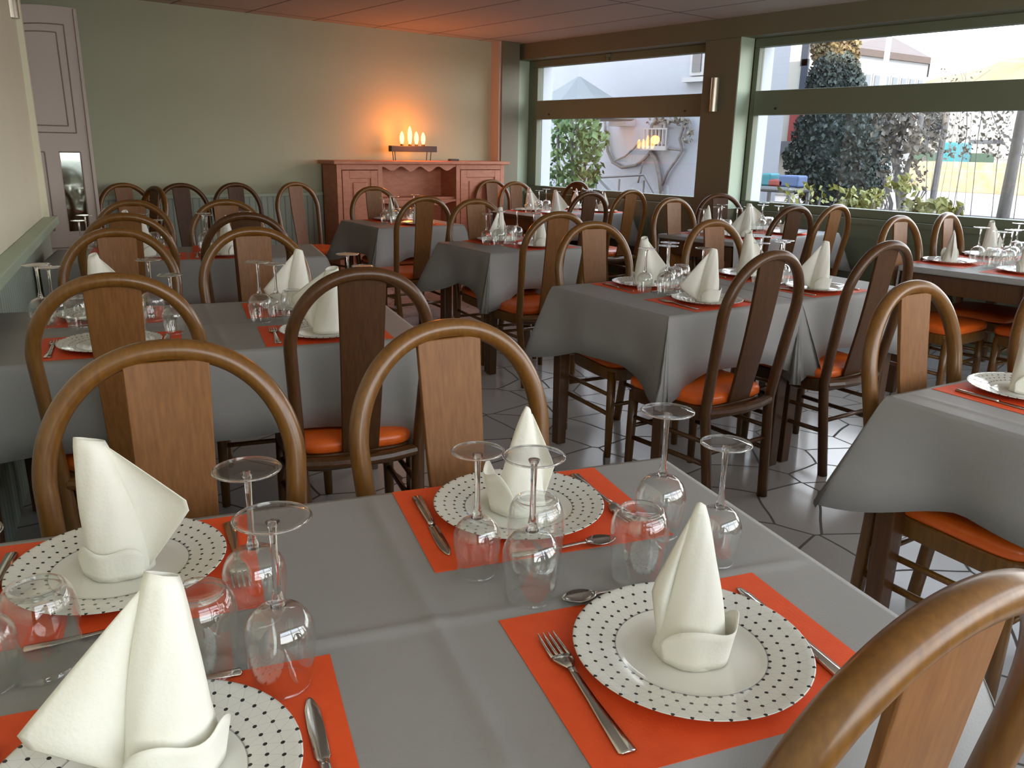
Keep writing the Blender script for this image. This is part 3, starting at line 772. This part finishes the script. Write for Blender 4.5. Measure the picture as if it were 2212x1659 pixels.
setting(T, 'near right place', .15, 4.785, 1, 'mitre', nrot=80, big=(.12, .3), small=(.17, .2))
setting(T, 'far left place', -.36, 5.13, -1, 'sail', nrot=10, big=(.19, .19), small=(.21, .3), cut=False)
setting(T, 'far right place', .17, 5.13, -1, 'spire', nrot=70, big=(.13, .13), small=(.11, .02), cut=False)
setting('M1', 'near side', 3.02, 5.875, 1, 'cone', nrot=20, cut=False)
setting('M1', 'far side', 2.98, 6.285, -1, 'spire', nrot=60, big=(.11, .3), small=(.15, .2), cut=False)
setting('M2', 'near side', 3.04, 4.235, 1, 'cone', nabs=R(-20), big=(.0, .27), small=(.10, .22), tum=(-.06, .25), cut=False)
setting('M2', 'far side', 2.96, 4.60, -1, 'sail', nabs=R(10), big=(.13, .2), small=(.17, .12), cut=False)
setting('MA', 'far side', 2.52, 2.855, -1, 'sail', nabs=R(150), big=('abs', 2.43, 2.61), small=('abs', 2.38, 2.69), tum=('abs', 2.50, 2.64))
setting('MA', 'near side', 2.472, 2.402, 1, 'sail', nabs=R(-40), big=(.05, .30), small=(.16, .20), tum=(.12, .29))
setting('MB', 'far side', 3.20, 2.855, -1, 'sail', nabs=R(150), big=(.1, .3), small=(.15, .21))
setting('MB', 'near side', 3.18, 2.405, 1, 'sail', nabs=R(-40), big=(-.04, .32), small=(.0, .23), tum=(-.06, .2))
setting('R6', 'far place', 2.235, 1.105, -1, 'mitre', nabs=R(-40), big=None, small=None, tum=None, fork='no')
setting('R5', 'far left place', 5.02, 2.10, -1, 'spire', nabs=R(200), cut=False, big=(-.05, .29), small=(-.11, .2), tum=(-.15, .26))
setting('R5', 'far right place', 5.55, 2.10, -1, 'sail', nabs=R(150), cut=False)
setting('R5', 'near left place', 4.95, 1.665, 1, 'sail', nabs=R(150), cut=False, spoon='no')
setting('R5', 'near right place', 5.50, 1.665, 1, 'cone', cut=False)
setting('W2', 'near left place', 5.12, 3.60, 1, 'sail', nabs=R(-40), cut=False)
setting('W2', 'near right place', 5.66, 3.60, 1, 'spire', nabs=R(-30), cut=False)
setting('W2', 'far left place', 5.12, 3.94, -1, 'cone', nabs=R(-30), cut=False, big=(.14, .2), small=(.18, .1))
setting('W2', 'far right place', 5.66, 3.94, -1, 'mitre', nabs=R(-30), cut=False, big=(.14, .2), small=(.18, .1))
setting('W1', 'near left place', 5.0, 6.14, 1, 'sail', nabs=R(150), cut=False)
setting('W1', 'near right place', 5.6, 6.14, 1, 'spire', nabs=R(-30), cut=False)
setting('W1', 'far left place', 5.0, 6.55, -1, 'sail', nabs=R(160), cut=False)
setting('W1', 'far right place', 5.6, 6.55, -1, 'cone', nabs=R(-30), cut=False)

# ------------------------------------------------------------------ buffet with candle light
BX0, BX1, BY0, BY1, BZ = 3.70, 5.70, 7.15, 7.45, 1.164
buf = empty('buffet', ((BX0 + BX1) / 2, (BY0 + BY1) / 2, 0)); tag(buf, 'reddish pine buffet with two panelled doors and scalloped niche against back wall', 'buffet')
bx = lambda x: x - (BX0 + BX1) / 2
by = lambda y: y - (BY0 + BY1) / 2
c = MB(); c.bb((bx(BX0), by(BY0) + .02, .05), (bx(BX0) + .025, by(BY1), BZ)); c.bb((bx(BX1) - .025, by(BY0) + .02, .05), (bx(BX1), by(BY1), BZ))
c.bb((bx(BX0), by(BY1) - .015, .05), (bx(BX1), by(BY1), BZ)); c.bb((bx(BX0), by(BY0) + .02, .05), (bx(BX1), by(BY1), .09))
XL, XR_ = 4.188, 5.066
c.bb((bx(XL) - .02, by(BY0) + .02, .05), (bx(XL), by(BY1), BZ)); c.bb((bx(XR_), by(BY0) + .02, .05), (bx(XR_) + .02, by(BY1), BZ))
for x0, x1 in ((BX0, BX0 + .05), (XL - .05, XL), (XR_, XR_ + .05), (BX1 - .05, BX1)): c.bb((bx(x0), by(BY0), 0), (bx(x1), by(BY0) + .025, BZ))
for x0, x1 in ((BX0, XL), (XR_, BX1)): c.bb((bx(x0) + .05, by(BY0), BZ - .05), (bx(x1) - .05, by(BY0) + .024, BZ)); c.bb((bx(x0) + .05, by(BY0), .05), (bx(x1) - .05, by(BY0) + .024, .12))
c.build('carcass', 'buffet_wood', buf, bevel=.003)
MB().bb((bx(BX0) - .045, by(BY0) - .04, BZ), (bx(BX1) + .045, by(BY1), BZ + .035)).build('top_board', 'buffet_wood', buf, bevel=.008)
MB().bb((bx(XL), by(BY0) + .03, .815), (bx(XR_), by(BY1) - .016, .84)).build('shelf', 'buffet_wood', buf, bevel=.003)
def scallop(z1, d, n, inv=False):
    pts = [(bx(XL), z1), (bx(XR_), z1)]
    for i in range(61):
        t = 1 - i / 60; pts.append((bx(XL) + (XR_ - XL) * t, z1 - .02 - d * (.5 - .5 * cos(2 * pi * n * t)) * (.7 + .3 * sin(pi * t))))
    return MB().prism(pts, by(BY0) + .005, by(BY0) + .022)
scallop(BZ, .05, 4).build('valance', 'buffet_wood', buf)
scallop(.815, .04, 2).build('valance', 'buffet_wood', buf)
for x0, x1 in ((BX0 + .055, XL - .055), (XR_ + .055, BX1 - .055)):
    d = MB(); y0, y1 = by(BY0) - .004, by(BY0) + .018; a, b2 = bx(x0), bx(x1); s = .075
    d.bb((a, y0, .125), (a + s, y1, BZ - .055)); d.bb((b2 - s, y0, .125), (b2, y1, BZ - .055)); d.bb((a + s, y0, BZ - .055 - s), (b2 - s, y1, BZ - .055)); d.bb((a + s, y0, .125), (b2 - s, y1, .125 + s))
    dr = d.build('door', 'buffet_wood', buf, bevel=.004)
    MB().bb((a + s, y0 + .012, .125 + s), (b2 - s, y1, BZ - .055 - s)).build('panel', 'buffet_wood', dr)
    MB().bb((a + s + .035, y0 + .002, .16 + s), (b2 - s - .035, y1, BZ - .09 - s)).build('raised_field', 'buffet_wood', dr, bevel=.01)
# candle arch
CX, CY, CZ = 4.627, 7.28, BZ + .035
can = empty('candle_holder', (CX, CY, CZ)); tag(can, 'black bar holder with four glowing flame bulbs standing on the buffet', 'candle holder')
MB().bb((-.27, -.03, .085), (.27, .03, .142)).build('bar', 'black_metal', can, bevel=.004)
for x in (-.22, -.245, .17, .22):
    MB().tube([(x, -.02 if x < 0 else .02, 0), (x * .98, 0, .09)], .004, 6).build('leg', 'black_metal', can)
for x, h in ((-.13, .115), (-.037, .165), (.04, .118), (.121, .112)):
    hd_ = MB().lathe([(0, .140), (.018, .140), (.018, .150), (.012, .158), (0, .158)], 14, (x, 0, 0)).build('socket', 'black_metal', can, smooth=True)
    z0 = .162
    MB().lathe([(0, z0), (.012, z0), (.021, z0 + h * .3), (.022, z0 + h * .55), (.015, z0 + h * .82), (.004, z0 + h), (0, z0 + h)], 16, (x, 0, 0)).build('bulb', 'flame', can, smooth=True)
cl = bpy.data.lights.new('candle_glow', 'POINT'); cl.energy = 10; cl.color = (1.0, .20, .01); cl.shadow_soft_size = .05
clo = bpy.data.objects.new('candle_glow', cl); col.objects.link(clo); clo.location = (CX - .03, CY - .13, CZ + .27)
rm = MB().bb((-.055, -.025, 0), (.055, .025, .02)).build('remote_control', 'black_metal', loc=(5.08, 7.22, CZ), bevel=.004)
tag(rm, 'small black remote lying on the buffet right of the candle holder', 'remote')

# wall lamps
def sconce(loc, rz, label):
    root = empty('wall_lamp', loc, rz); tag(root, label, 'wall lamp', 'metal wall lamps')
    MB().bb((-.03, 0, -.12), (.03, .012, .12)).build('back_plate', 'sconce_metal', root, bevel=.003)
    pts = [(.035 * cos(pi + pi * k / 16), .012 + .05 * sin(pi + pi * k / 16)) for k in range(17)]
    MB().prism(pts, -.14, .14, 'z').build('shade', 'sconce_metal', root, smooth=False, bevel=.002)
sconce((XW - .012, 4.735, 1.818), R(-90), 'slim metal wall lamp on the pillar between the windows')
sconce((.915, 5.46, 2.11), R(75), 'metal wall lamp at end of cream wall before the door leaf')

# ------------------------------------------------------------------ outdoors
struct(MB().bb((XO, -60, -.3), (160, 90, -.02)).build('ground', 'yard'))
struct(MB().bb((21, -60, -.019), (60, 60, -.005)).build('road', 'asphalt'))
XBn = 14.0
yb0 = at(1707, 120, XBn).y
hb = empty('white_house', (XBn + 3, yb0 + 9, 0)); tag(hb, 'pale rendered house in shade filling the vine window', 'house')
gap = yb0 * 20 / XBn - yb0 + .5
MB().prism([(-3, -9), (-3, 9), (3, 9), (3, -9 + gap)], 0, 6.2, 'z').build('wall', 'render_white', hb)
def hp(px, py, X): p = at(px, py, X); return (p.x - XBn - 3, p.y - yb0 - 9, p.z)
def house_window(x0, x1, y0, y1, bars):
    a, b_ = hp(x0, y1, XBn), hp(x1, y0, XBn)
    fr = MB(); fr.bb((-3.08, b_[1], a[2]), (-2.98, a[1], b_[2])); f = fr.build('window', 'pale_paint', hb, bevel=.01)
    MB().bb((-3.10, b_[1] + .07, a[2] + .07), (-3.07, a[1] - .07, b_[2] - .07)).build('pane', 'dark_pane', f)
    br_ = MB(); br_.bb((-3.16, b_[1] - .12, a[2] - .12), (-3.0, a[1] + .12, a[2] - .03))
    if bars:
        for k in range(7):
            yy = b_[1] - .1 + (a[1] - b_[1] + .2) * k / 6; br_.box((-3.14, yy, a[2] + .14), (.025, .025, .36))
        br_.box((-3.14, (a[1] + b_[1]) / 2, a[2] + .32), (.03, a[1] - b_[1] + .24, .03))
    br_.build('sill', 'pale_paint', f)
house_window(1408, 1443, 262, 312, True)
house_window(1494, 1530, 95, 165, False)
lg = MB(); a, b_ = hp(1312, 255, XBn - .4), hp(1345, 272, XBn - .4); lg.bb((-3.0, b_[1], b_[2]), (-3.35, a[1], a[2])); lg.build('lamp_box', 'pale_paint', hb)
# vine on the house wall
vn = empty('vine', (XBn - .05, 0, 0)); tag(vn, 'bare climbing vine with twisted stems on the pale house wall', 'vine')
def vp_(pts): return [(-.03 + .0 * i, at(px, py, XBn - .05).y, at(px, py, XBn - .05).z) for i, (px, py) in enumerate(pts)]
st = MB()
for pts, r in (([(1432, 425), (1427, 380), (1420, 350), (1408, 328), (1408, 300), (1411, 270), (1425, 258)], .05), ([(1408, 328), (1392, 345), (1375, 357), (1345, 362), (1325, 350), (1314, 325), (1310, 290), (1308, 262)], .035),
               ([(1432, 400), (1445, 370), (1463, 345), (1476, 325), (1470, 300), (1480, 268)], .03), ([(1428, 318), (1450, 322), (1476, 325)], .022), ([(1411, 268), (1440, 258), (1462, 264), (1490, 258)], .03), ([(1330, 347), (1352, 338), (1372, 320), (1384, 305)], .02), ([(1392, 345), (1386, 372), (1380, 395)], .02)):
    st.tube(vp_(pts), r, 7)
st.build('stem', 'bark', vn, smooth=True)
def leaves(mb, n, fn, s0, s1, rnd):
    for _ in range(n):
        p = fn(); s = rnd.uniform(s0, s1)
        a = Vector((rnd.gauss(0, 1), rnd.gauss(0, 1), rnd.gauss(0, 1))).normalized(); b2 = a.orthogonal().normalized(); c2 = a.cross(b2)
        mb.add([p - b2 * s, p + c2 * s * .55 + a * s * .15, p + b2 * s, p - c2 * s * .55 + a * s * .15], [(0, 1, 2, 3)])
def pts_box(x0, x1, y0, y1, X, rnd, dx=.3):
    def f():
        p = at(rnd.uniform(x0, x1), rnd.uniform(y0, y1), X); p.x += rnd.uniform(-dx, dx); return p
    return f
rnd = random.Random(3)
lv = MB()
for x0, x1, y0, y1, n in ((1400, 1490, 255, 268, 60), (1470, 1495, 262, 320, 40)):
    leaves(lv, n, pts_box(x0, x1, y0, y1, XBn - .15, rnd, .08), .03, .08, rnd)
o = lv.build('leaves', 'leaf_brown', vn); o.location = (-XBn + .05, 0, 0)
# green climber on a trellis
Xi = 10.8
iv = empty('green_climber', (Xi, at(1230, 400, Xi).y, 0)); tag(iv, 'leafy green climber behind left part of the vine window', 'climbing plant')
lv = MB(); leaves(lv, 520, pts_box(1196, 1285, 250, 405, Xi, rnd, .25), .05, .12, rnd); leaves(lv, 110, pts_box(1262, 1302, 285, 330, Xi, rnd, .2), .05, .11, rnd); leaves(lv, 60, pts_box(1255, 1290, 340, 400, Xi, rnd, .2), .05, .11, rnd)
o = lv.build('leaves', 'leaf_green', iv); o.location = (-iv.location.x, -iv.location.y, 0)
st = MB()
for px in (1205, 1235, 1262): p0, p1 = at(px, 420, Xi), at(px, 255, Xi); st.tube([(0, p0.y - iv.location.y, 0), (.03, (p0.y + p1.y) / 2 - iv.location.y, p1.z * .5), (0, p1.y - iv.location.y, p1.z)], .03, 6)
st.build('stem', 'bark', iv)
# market parasol
Xp = 12.5; tip = at(1251, 166, Xp); lft, rgt = at(1172, 222, Xp), at(1352, 218, Xp)
ps = empty('parasol', (Xp, tip.y, 0)); tag(ps, 'grey canvas pavilion canopy before the pale house', 'parasol')
hw = (lft.y - rgt.y) / 2; zb = (lft.z + rgt.z) / 2 - .15; cb = MB()
ring1 = [(hw * .95 * cos(R(45 * k + 22)), hw * 1.05 * sin(R(45 * k + 22)), zb) for k in range(8)]
ring2 = [(x * .55, y * .55, zb + (tip.z - zb) * .42) for x, y, z in ring1]; ring3 = [(x * .03, y * .03, tip.z) for x, y, z in ring1]
cb.loft([[(x, y, z - .2) for x, y, z in ring1], ring1, ring2, ring3]); cb.build('canopy', 'canvas', ps)
MB().tube([(0, 0, 0), (0, 0, tip.z)], .04, 8).build('pole', 'grey_paint', ps)
# terrace railing
Xr = 12.0; ra, rb_ = at(1288, 384, Xr), at(1392, 378, Xr)
rl = empty('terrace_railing', (Xr, (ra.y + rb_.y) / 2, 0)); tag(rl, 'grey handrail with posts in front of the pale house', 'railing')
t_ = MB(); q = rl.location.y
t_.tube([(0, ra.y - q, ra.z), (0, rb_.y - q, rb_.z)], .022, 6)
for k in range(3): yy = ra.y + (rb_.y - ra.y) * k / 2; t_.tube([(0, yy - q, 0), (0, yy - q, ra.z)], .02, 6)
e = at(1392, 378, Xr); f = at(1420, 430, Xr); t_.tube([(0, e.y - q, e.z), (0, f.y - q, f.z)], .03, 6)
e = at(1292, 386, Xr); f = at(1330, 425, Xr); t_.tube([(0, e.y - q, e.z), (0, f.y - q, f.z)], .03, 6)
t_.build('rail', 'grey_paint', rl)
# trees
def blob_tree(name, label, mat, trunk_px, outline, X, n, s0, s1, depth, cat='tree', seed=1, trunk_r=.12, extra=None):
    """outline: rows (py, px_left, px_right); the crown is a body of revolution-like mass of leaf tufts"""
    rnd = random.Random(seed); b0 = at(trunk_px, 430, X)
    root = empty(name, (X, b0.y, 0)); tag(root, label, cat, 'trees and shrubs outdoors')
    rows = []
    for py, a, b_ in outline:
        pa, pb = at(a, py, X), at(b_, py, X); rows.append((pa.z, (pa.y + pb.y) / 2 - b0.y, abs(pa.y - pb.y) / 2))
    rows.sort()
    def sample(z):
        for i in range(len(rows) - 1):
            if rows[i][0] <= z <= rows[i + 1][0]:
                t = (z - rows[i][0]) / (rows[i + 1][0] - rows[i][0]); return tuple(rows[i][k] + (rows[i + 1][k] - rows[i][k]) * t for k in (1, 2))
        return rows[-1][1:]
    core = MB(); rings = []
    zz = [rows[0][0] + (rows[-1][0] - rows[0][0]) * i / 16 for i in range(17)]
    for z in zz:
        c_, h_ = sample(z); h_ = max(.02, h_ * .78)
        rings.append([(cos(2 * pi * k / 18) * h_ * depth * rnd.uniform(.85, 1.1), c_ + sin(2 * pi * k / 18) * h_ * rnd.uniform(.85, 1.1), z) for k in range(18)])
    lv = MB(); lv.loft(rings)
    def fn():
        z = rnd.uniform(rows[0][0], rows[-1][0]); c_, h_ = sample(z); a = rnd.uniform(0, 2 * pi); q = rnd.uniform(.72, 1.0)
        return Vector((cos(a) * h_ * q * depth, c_ + sin(a) * h_ * q, z + rnd.uniform(-.05, .05)))
    leaves(lv, n, fn, s0, s1, rnd)
    lv.build('foliage', mat, root)
    MB().tube([(0, 0, 0), (.02, 0, rows[0][0] + .6)], trunk_r, 8).build('trunk', 'bark', root)
    return root
blob_tree('conifer_tree', 'large dark conifer close behind the wide window', 'conifer', 1815, [(122, 1788, 1836), (140, 1768, 1848), (158, 1752, 1855), (190, 1748, 1862), (245, 1738, 1918), (290, 1722, 1922), (340, 1706, 1916), (385, 1708, 1908), (420, 1730, 1905), (442, 1760, 1890)], 17.0, 9000, .03, .085, .9, seed=2, trunk_r=.2)
blob_tree('conifer_tree', 'grey-blue conifer right of the thin bare tree', 'dull_conifer', 2015, [(225, 2000, 2040), (245, 1990, 2042), (270, 1992, 2032), (300, 2004, 2022)], 19.0, 1500, .03, .07, .8, seed=5, trunk_r=.07)
blob_tree('sunlit_tip_tree', 'yellow treetop painted as sunlight on tip of the large dark conifer', 'sunlit_tip_leaf', 1795, [(70, 1765, 1838), (95, 1757, 1852), (125, 1757, 1854), (150, 1765, 1850)], 20.5, 1600, .04, .10, .8, seed=8, trunk_r=.12)  # added crown, coloured yellow and brown as the conifer's sunlit tip
# thin bare tree
Xt = 15.5; bt = empty('bare_tree', (Xt, at(1950, 440, Xt).y, 0)); tag(bt, 'thin bare tree with forked trunk right of the large dark conifer', 'tree', 'trees and shrubs outdoors')
t_ = MB(); q = bt.location.y
def tp(pts):
    o_ = [(0.0, at(px, py, Xt).y - q, at(px, py, Xt).z) for px, py in pts]
    return [(0.0, o_[0][1], -.02)] + o_ if pts[0][1] > 430 else o_
for pts, r in (([(1945, 455), (1940, 400), (1935, 355), (1932, 320), (1920, 285), (1914, 245)], .07), ([(1950, 452), (1952, 400), (1960, 360), (1972, 330), (1984, 300), (1990, 250)], .05), ([(1935, 345), (1945, 300), (1952, 260), (1955, 235)], .04), ([(1925, 440), (1912, 400), (1905, 365)], .04), ([(1972, 330), (1965, 300), (1968, 260)], .025), ([(1935, 320), (1925, 300), (1905, 285)], .022)):
    t_.tube(tp(pts), r, 7)
t_.build('trunk', 'bark', bt, smooth=True)
lv = MB(); leaves(lv, 420, pts_box(1905, 2000, 235, 330, Xt, rnd, .4), .04, .11, rnd); leaves(lv, 160, pts_box(1915, 1995, 330, 410, Xt, rnd, .4), .03, .09, rnd)
o = lv.build('leaves', 'leaf_brown', bt); o.location = (-Xt, -q, 0)
# branch sprays hanging before the sunny street
for (x0, x1, y0, y1, n, nm, lb, X) in ((1995, 2230, 215, 345, 520, 'twig_spray', 'sparse twigs and leaves before the white street', 13.0), (2030, 2130, 150, 180, 30, 'twig_spray', 'small twig tips before the autumn hill', 22.0)):
    rt = empty(nm, (X, at((x0 + x1) / 2, y1, X).y, 0)); tag(rt, lb, 'branches', 'trees and shrubs outdoors')
    lv = MB(); leaves(lv, n, pts_box(x0, x1, y0, y1, X, rnd, .3), .015, .055, rnd); o = lv.build('leaves', 'leaf_brown', rt); o.location = (-rt.location.x, -rt.location.y, 0)
    bt_ = MB()
    for k in range(5):
        xx = x0 + (x1 - x0) * (k + .5) / 5; a = at(xx, y1 + 60, X); a.z = -.02; b_ = at(xx + rnd.uniform(-30, 30), y0, X); c_ = at(xx + rnd.uniform(-25, 25), (y0 + y1) / 2 + 10, X)
        bt_.tube([(p.x - rt.location.x, p.y - rt.location.y, p.z) for p in (a, c_, b_)], .006, 5)
    bt_.build('twig', 'bark', rt)
# leaning trunk at the right edge
Xl = 10.0; p0, p1 = at(2166, 470, Xl), at(2211, 235, Xl)
lt = empty('leaning_trunk', (Xl, p0.y, 0)); tag(lt, 'leaning grey trunk close outside right end of the wide window', 'tree', 'trees and shrubs outdoors')
dy = (p1.y - p0.y) / (p1.z - p0.z)
MB().tube([(0, -p0.z * dy, 0), (0, 0, p0.z), (0, p1.y - p0.y, p1.z), (0, (3.4 - p0.z) * dy, 3.4)], [.075, .07, .055, .05], 8).build('trunk', 'bark', lt, smooth=True)
# yellow shrubs below the window
for j, (x0, x1, y0, y1, X, n) in enumerate(((1825, 1895, 408, 448, 10.5, 150), (1955, 2060, 432, 462, 9.5, 130), (1930, 1965, 380, 425, 12.0, 60), (1690, 1800, 398, 440, 12.0, 60))):
    p = at((x0 + x1) / 2, y1, X); sh = empty('yellow_shrub', (X, p.y, 0))
    tag(sh, ['yellow-leaved shrub in front of the large dark conifer', 'yellow-leaved shrub low before the pink street', 'yellow sprig beside the thin bare trunk', 'yellow sprigs low before the coloured garden toys'][j], 'shrub', 'trees and shrubs outdoors')
    lv = MB(); leaves(lv, n, pts_box(x0, x1, y0, y1, X, rnd, .3), .03, .085, rnd); o = lv.build('leaves', 'leaf_yellow', sh); o.location = (-X, -p.y, 0)
    st = MB()
    for k in range(6): st.tube([(rnd.uniform(-.1, .1), rnd.uniform(-.2, .2), 0), (rnd.uniform(-.2, .2), rnd.uniform(-.4, .4), p.z + .1)], .01, 5)
    st.build('stem', 'bark', sh)
# sunny street: stone walls, houses, hill
def block(name, x0, x1, ytop, X, dep, mat, label, cat, zb=0.0):
    a, b_ = at(x0, ytop, X), at(x1, ytop, X); o = empty(name, (X + dep / 2, (a.y + b_.y) / 2, 0)); h = abs(a.y - b_.y) / 2
    ym = (a.y + b_.y) / 2; kk = (X + dep) / X
    MB().prism([(-dep / 2, -h), (dep / 2, (ym - h) * kk - ym + .2), (dep / 2, (ym + h) * kk - ym), (-dep / 2, h)], zb, (a.z + b_.z) / 2, 'z').build('wall', mat, o); tag(o, label, cat); return o, h, (a.z + b_.z) / 2
o, h, z = block('stone_wall', 1985, 2600, 376, 34, .6, 'stone_wall', 'sunlit yellow stone wall along the street', 'wall')
o, h, z = block('stone_terrace', 1960, 2600, 354, 38, .6, 'stone_wall', 'second stone terrace above the sunlit yellow wall', 'wall')
o, h, z = block('hedge', 1970, 2150, 330, 41, 1.0, 'hedge_green', 'green hedge above the stone terrace', 'hedge')
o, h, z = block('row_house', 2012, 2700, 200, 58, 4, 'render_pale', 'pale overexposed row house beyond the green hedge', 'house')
# hill
hl = MB(); rows = []
Xh = 95.0
for i in range(13):
    px = 1900 + i * 60; rows.append((at(px, 0, Xh).y, at(px, {0: 200, 1: 195, 2: 176, 3: 150, 4: 132, 5: 120, 6: 112}.get(i, 100), Xh).z))
g_ = []
for x_, k in ((-14, 0), (-8, .55), (-2, .9), (4, 1.0), (16, .8)):
    g_.append([(Xh + x_, y_, max(0, z_ * k + (rnd.uniform(-.5, .5) if k else 0))) for y_, z_ in rows])
hl.loft(g_, closed=False); struct(hl.build('hill', 'leaf_autumn'))
# long white building, its facade receding to the right
pl, pr = at(1836, 150, 44), at(2004, 150, 51.5); ze = at(1868, 106, 45.2).z
lb = empty('long_building', (pl.x, pl.y, 0)); tag(lb, 'long white building with tiled roof beyond the large conifer', 'building')
def lo(p, k=1.0): return (p.x * k - pl.x, p.y * k - pl.y)
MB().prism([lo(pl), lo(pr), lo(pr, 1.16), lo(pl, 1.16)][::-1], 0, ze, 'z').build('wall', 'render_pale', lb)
ap = at(1922, 76, 53.5); r2 = (ap.x - pl.x, ap.y - pl.y, ap.z); r1 = (r2[0] - 6.5, r2[1] + 7, ap.z)
ex = [Vector((*lo(pl), ze)), Vector((*lo(pr), ze)), Vector((*lo(pr, 1.16), ze)), Vector((*lo(pl, 1.16), ze))]
cc = sum(ex, Vector()) / 4; ex = [cc + (v - cc) * 1.05 for v in ex]; lw_ = [v - Vector((0, 0, .35)) for v in ex]
MB().add([*ex, Vector(r1), Vector(r2), *lw_], [(0, 1, 5, 4), (1, 2, 5), (2, 3, 4, 5), (3, 0, 4), (0, 6, 7, 1), (1, 7, 8, 2), (2, 8, 9, 3), (3, 9, 6, 0), (6, 9, 8, 7)]).build('roof', 'roof_tile', lb)
fd = Vector((lo(pr)[0], lo(pr)[1], 0)); fa = atan2(fd.y, fd.x)
for k in range(8):
    t = .10 + .115 * k; wp = fd * t
    f = MB().box((wp.x - .06, wp.y - .06, ze - 2.0), (.75, .14, 1.7), rot=fa).build('window', 'pale_paint', lb)
    MB().box((wp.x - .12, wp.y - .12, ze - 2.0), (.45, .10, 1.4), rot=fa).build('pane', 'hazy_pane', f)

# cream house left of conifer
Xc = 24.0
o, h, z = block('cream_house', 1695, 1758, 40, Xc, 6, 'render_cream', 'cream house partly hidden behind the large dark conifer', 'house')
p = at(1722, 275, Xc); MB().bb((-3.1, p.y - o.location.y - .25, p.z - .5), (-2.98, p.y - o.location.y + .25, p.z + .5)).build('shutter', 'red', o)
for py, hz in ((318, .35),): p = at(1700, py, Xc); MB().bb((-3.5, -h, p.z - hz / 2), (-2.98, h, p.z + hz / 2)).build('ledge', 'grey_paint', o)
for px, py in ((1742, 105), (1738, 165)): p = at(px, py, Xc); MB().bb((-3.06, p.y - o.location.y - .12, p.z - .5), (-2.98, p.y - o.location.y + .12, p.z + .5)).build('window', 'dark_pane', o)
# street lamp
p0, p1 = at(1907, 185, 26), at(1918, 70, 26); sl = empty('street_lamp', (26, p0.y, 0)); tag(sl, 'tall pale lamp post in front of the long white building', 'lamp post')
MB().tube([(0, 0, 0), (0, 0, p1.z + 1.5)], [.10, .075], 10).build('post', 'pale_paint', sl, smooth=True)
MB().box((-.3, 0, p1.z + 1.5), (.7, .16, .1)).build('lamp_head', 'grey_paint', sl, bevel=.02)
# van, crates and toys
p = at(2155, 322, 46); vh = empty('delivery_van', (46, p.y, 0)); tag(vh, 'white van parked far away on the sunny street', 'van')
zz0 = at(2155, 345, 46).z; zz1 = at(2155, 292, 46).z
vb = MB(); vb.prism([(-1.1, zz0), (1.1, zz0), (1.1, zz1 - .35), (.9, zz1), (-.9, zz1), (-1.1, zz1 - .35)], -1.5, 2.0, 'x'); vb.build('body', 'van_white', vh, bevel=.06)
MB().bb((-1.54, -.8, zz0 + .75), (-1.49, .8, zz1 - .25)).build('windscreen', 'dark_pane', vh)
def lump(name, x0, x1, y0, y1, X, mat, label, cat, dep=.5):
    a, b_ = at(x0, y1, X), at(x1, y0, X); a.z = 0 if X > 30 else a.z; o = MB().bb((-dep / 2, -abs(a.y - b_.y) / 2, 0), (dep / 2, abs(a.y - b_.y) / 2, abs(a.z - b_.z))).build(name, mat, loc=(X, (a.y + b_.y) / 2, a.z), bevel=.06)
    tag(o, label, cat); return o
lump('awning', 2046, 2086, 308, 345, 39.5, 'teal', 'turquoise awning at the far end of the hedge', 'awning', 1.5)
lump('orange_sign', 2032, 2050, 312, 330, 40.2, 'orange_paint', 'small orange panel left of the turquoise awning', 'panel', .2)
Xg = 13.2
def toy(px, py, r, mat, nm, label):
    p = at(px, py, Xg); o = MB().lathe([(0, -r), (r * .5, -r * .86), (r * .87, -r * .5), (r, 0), (r * .87, r * .5), (r * .5, r * .86), (0, r)], 14).build(nm, mat, smooth=True, loc=(Xg, p.y, p.z)); tag(o, label, 'toy')
lump('garden_table', 1637, 1732, 405, 411, Xg, 'grey_paint', 'grey garden table carrying bright toys outside the wide window', 'table', .8)
gt = bpy.data.objects['garden_table']
for s in (-.4, .4):
    for sx_ in (-.3, .3): MB().box((sx_, s, -gt.location.z / 2), (.05, .05, gt.location.z)).build('leg', 'grey_paint', gt)
gz = gt.location.z + .10
def on_table(nm, px, w_, h_, mat, label, sph=False):
    p = at(px, 400, Xg)
    if sph: o = MB().lathe([(0, -w_), (w_ * .7, -w_ * .7), (w_, 0), (w_ * .7, w_ * .7), (0, w_)], 14).build(nm, mat, smooth=True, loc=(Xg, p.y, gt.location.z + gtop + w_))
    else: o = MB().bb((-.15, -w_, 0), (.15, w_, h_)).build(nm, mat, loc=(Xg, p.y, gt.location.z + gtop), bevel=.03)
    tag(o, label, 'toy', 'toys on the garden table')
gtop = max(v.co.z for v in gt.data.vertices)
on_table('toy_ball', 1648, .10, 0, 'pink', 'pink ball on the garden table outdoors', True)
on_table('toy_box', 1663, .10, .22, 'teal', 'turquoise toy box beside the pink ball', False)
on_table('toy_truck', 1684, .16, .12, 'red', 'red toy on the garden table outdoors', False)
on_table('toy_crate', 1712, .20, .20, 'blue', 'blue crate at right end of the garden table', False)
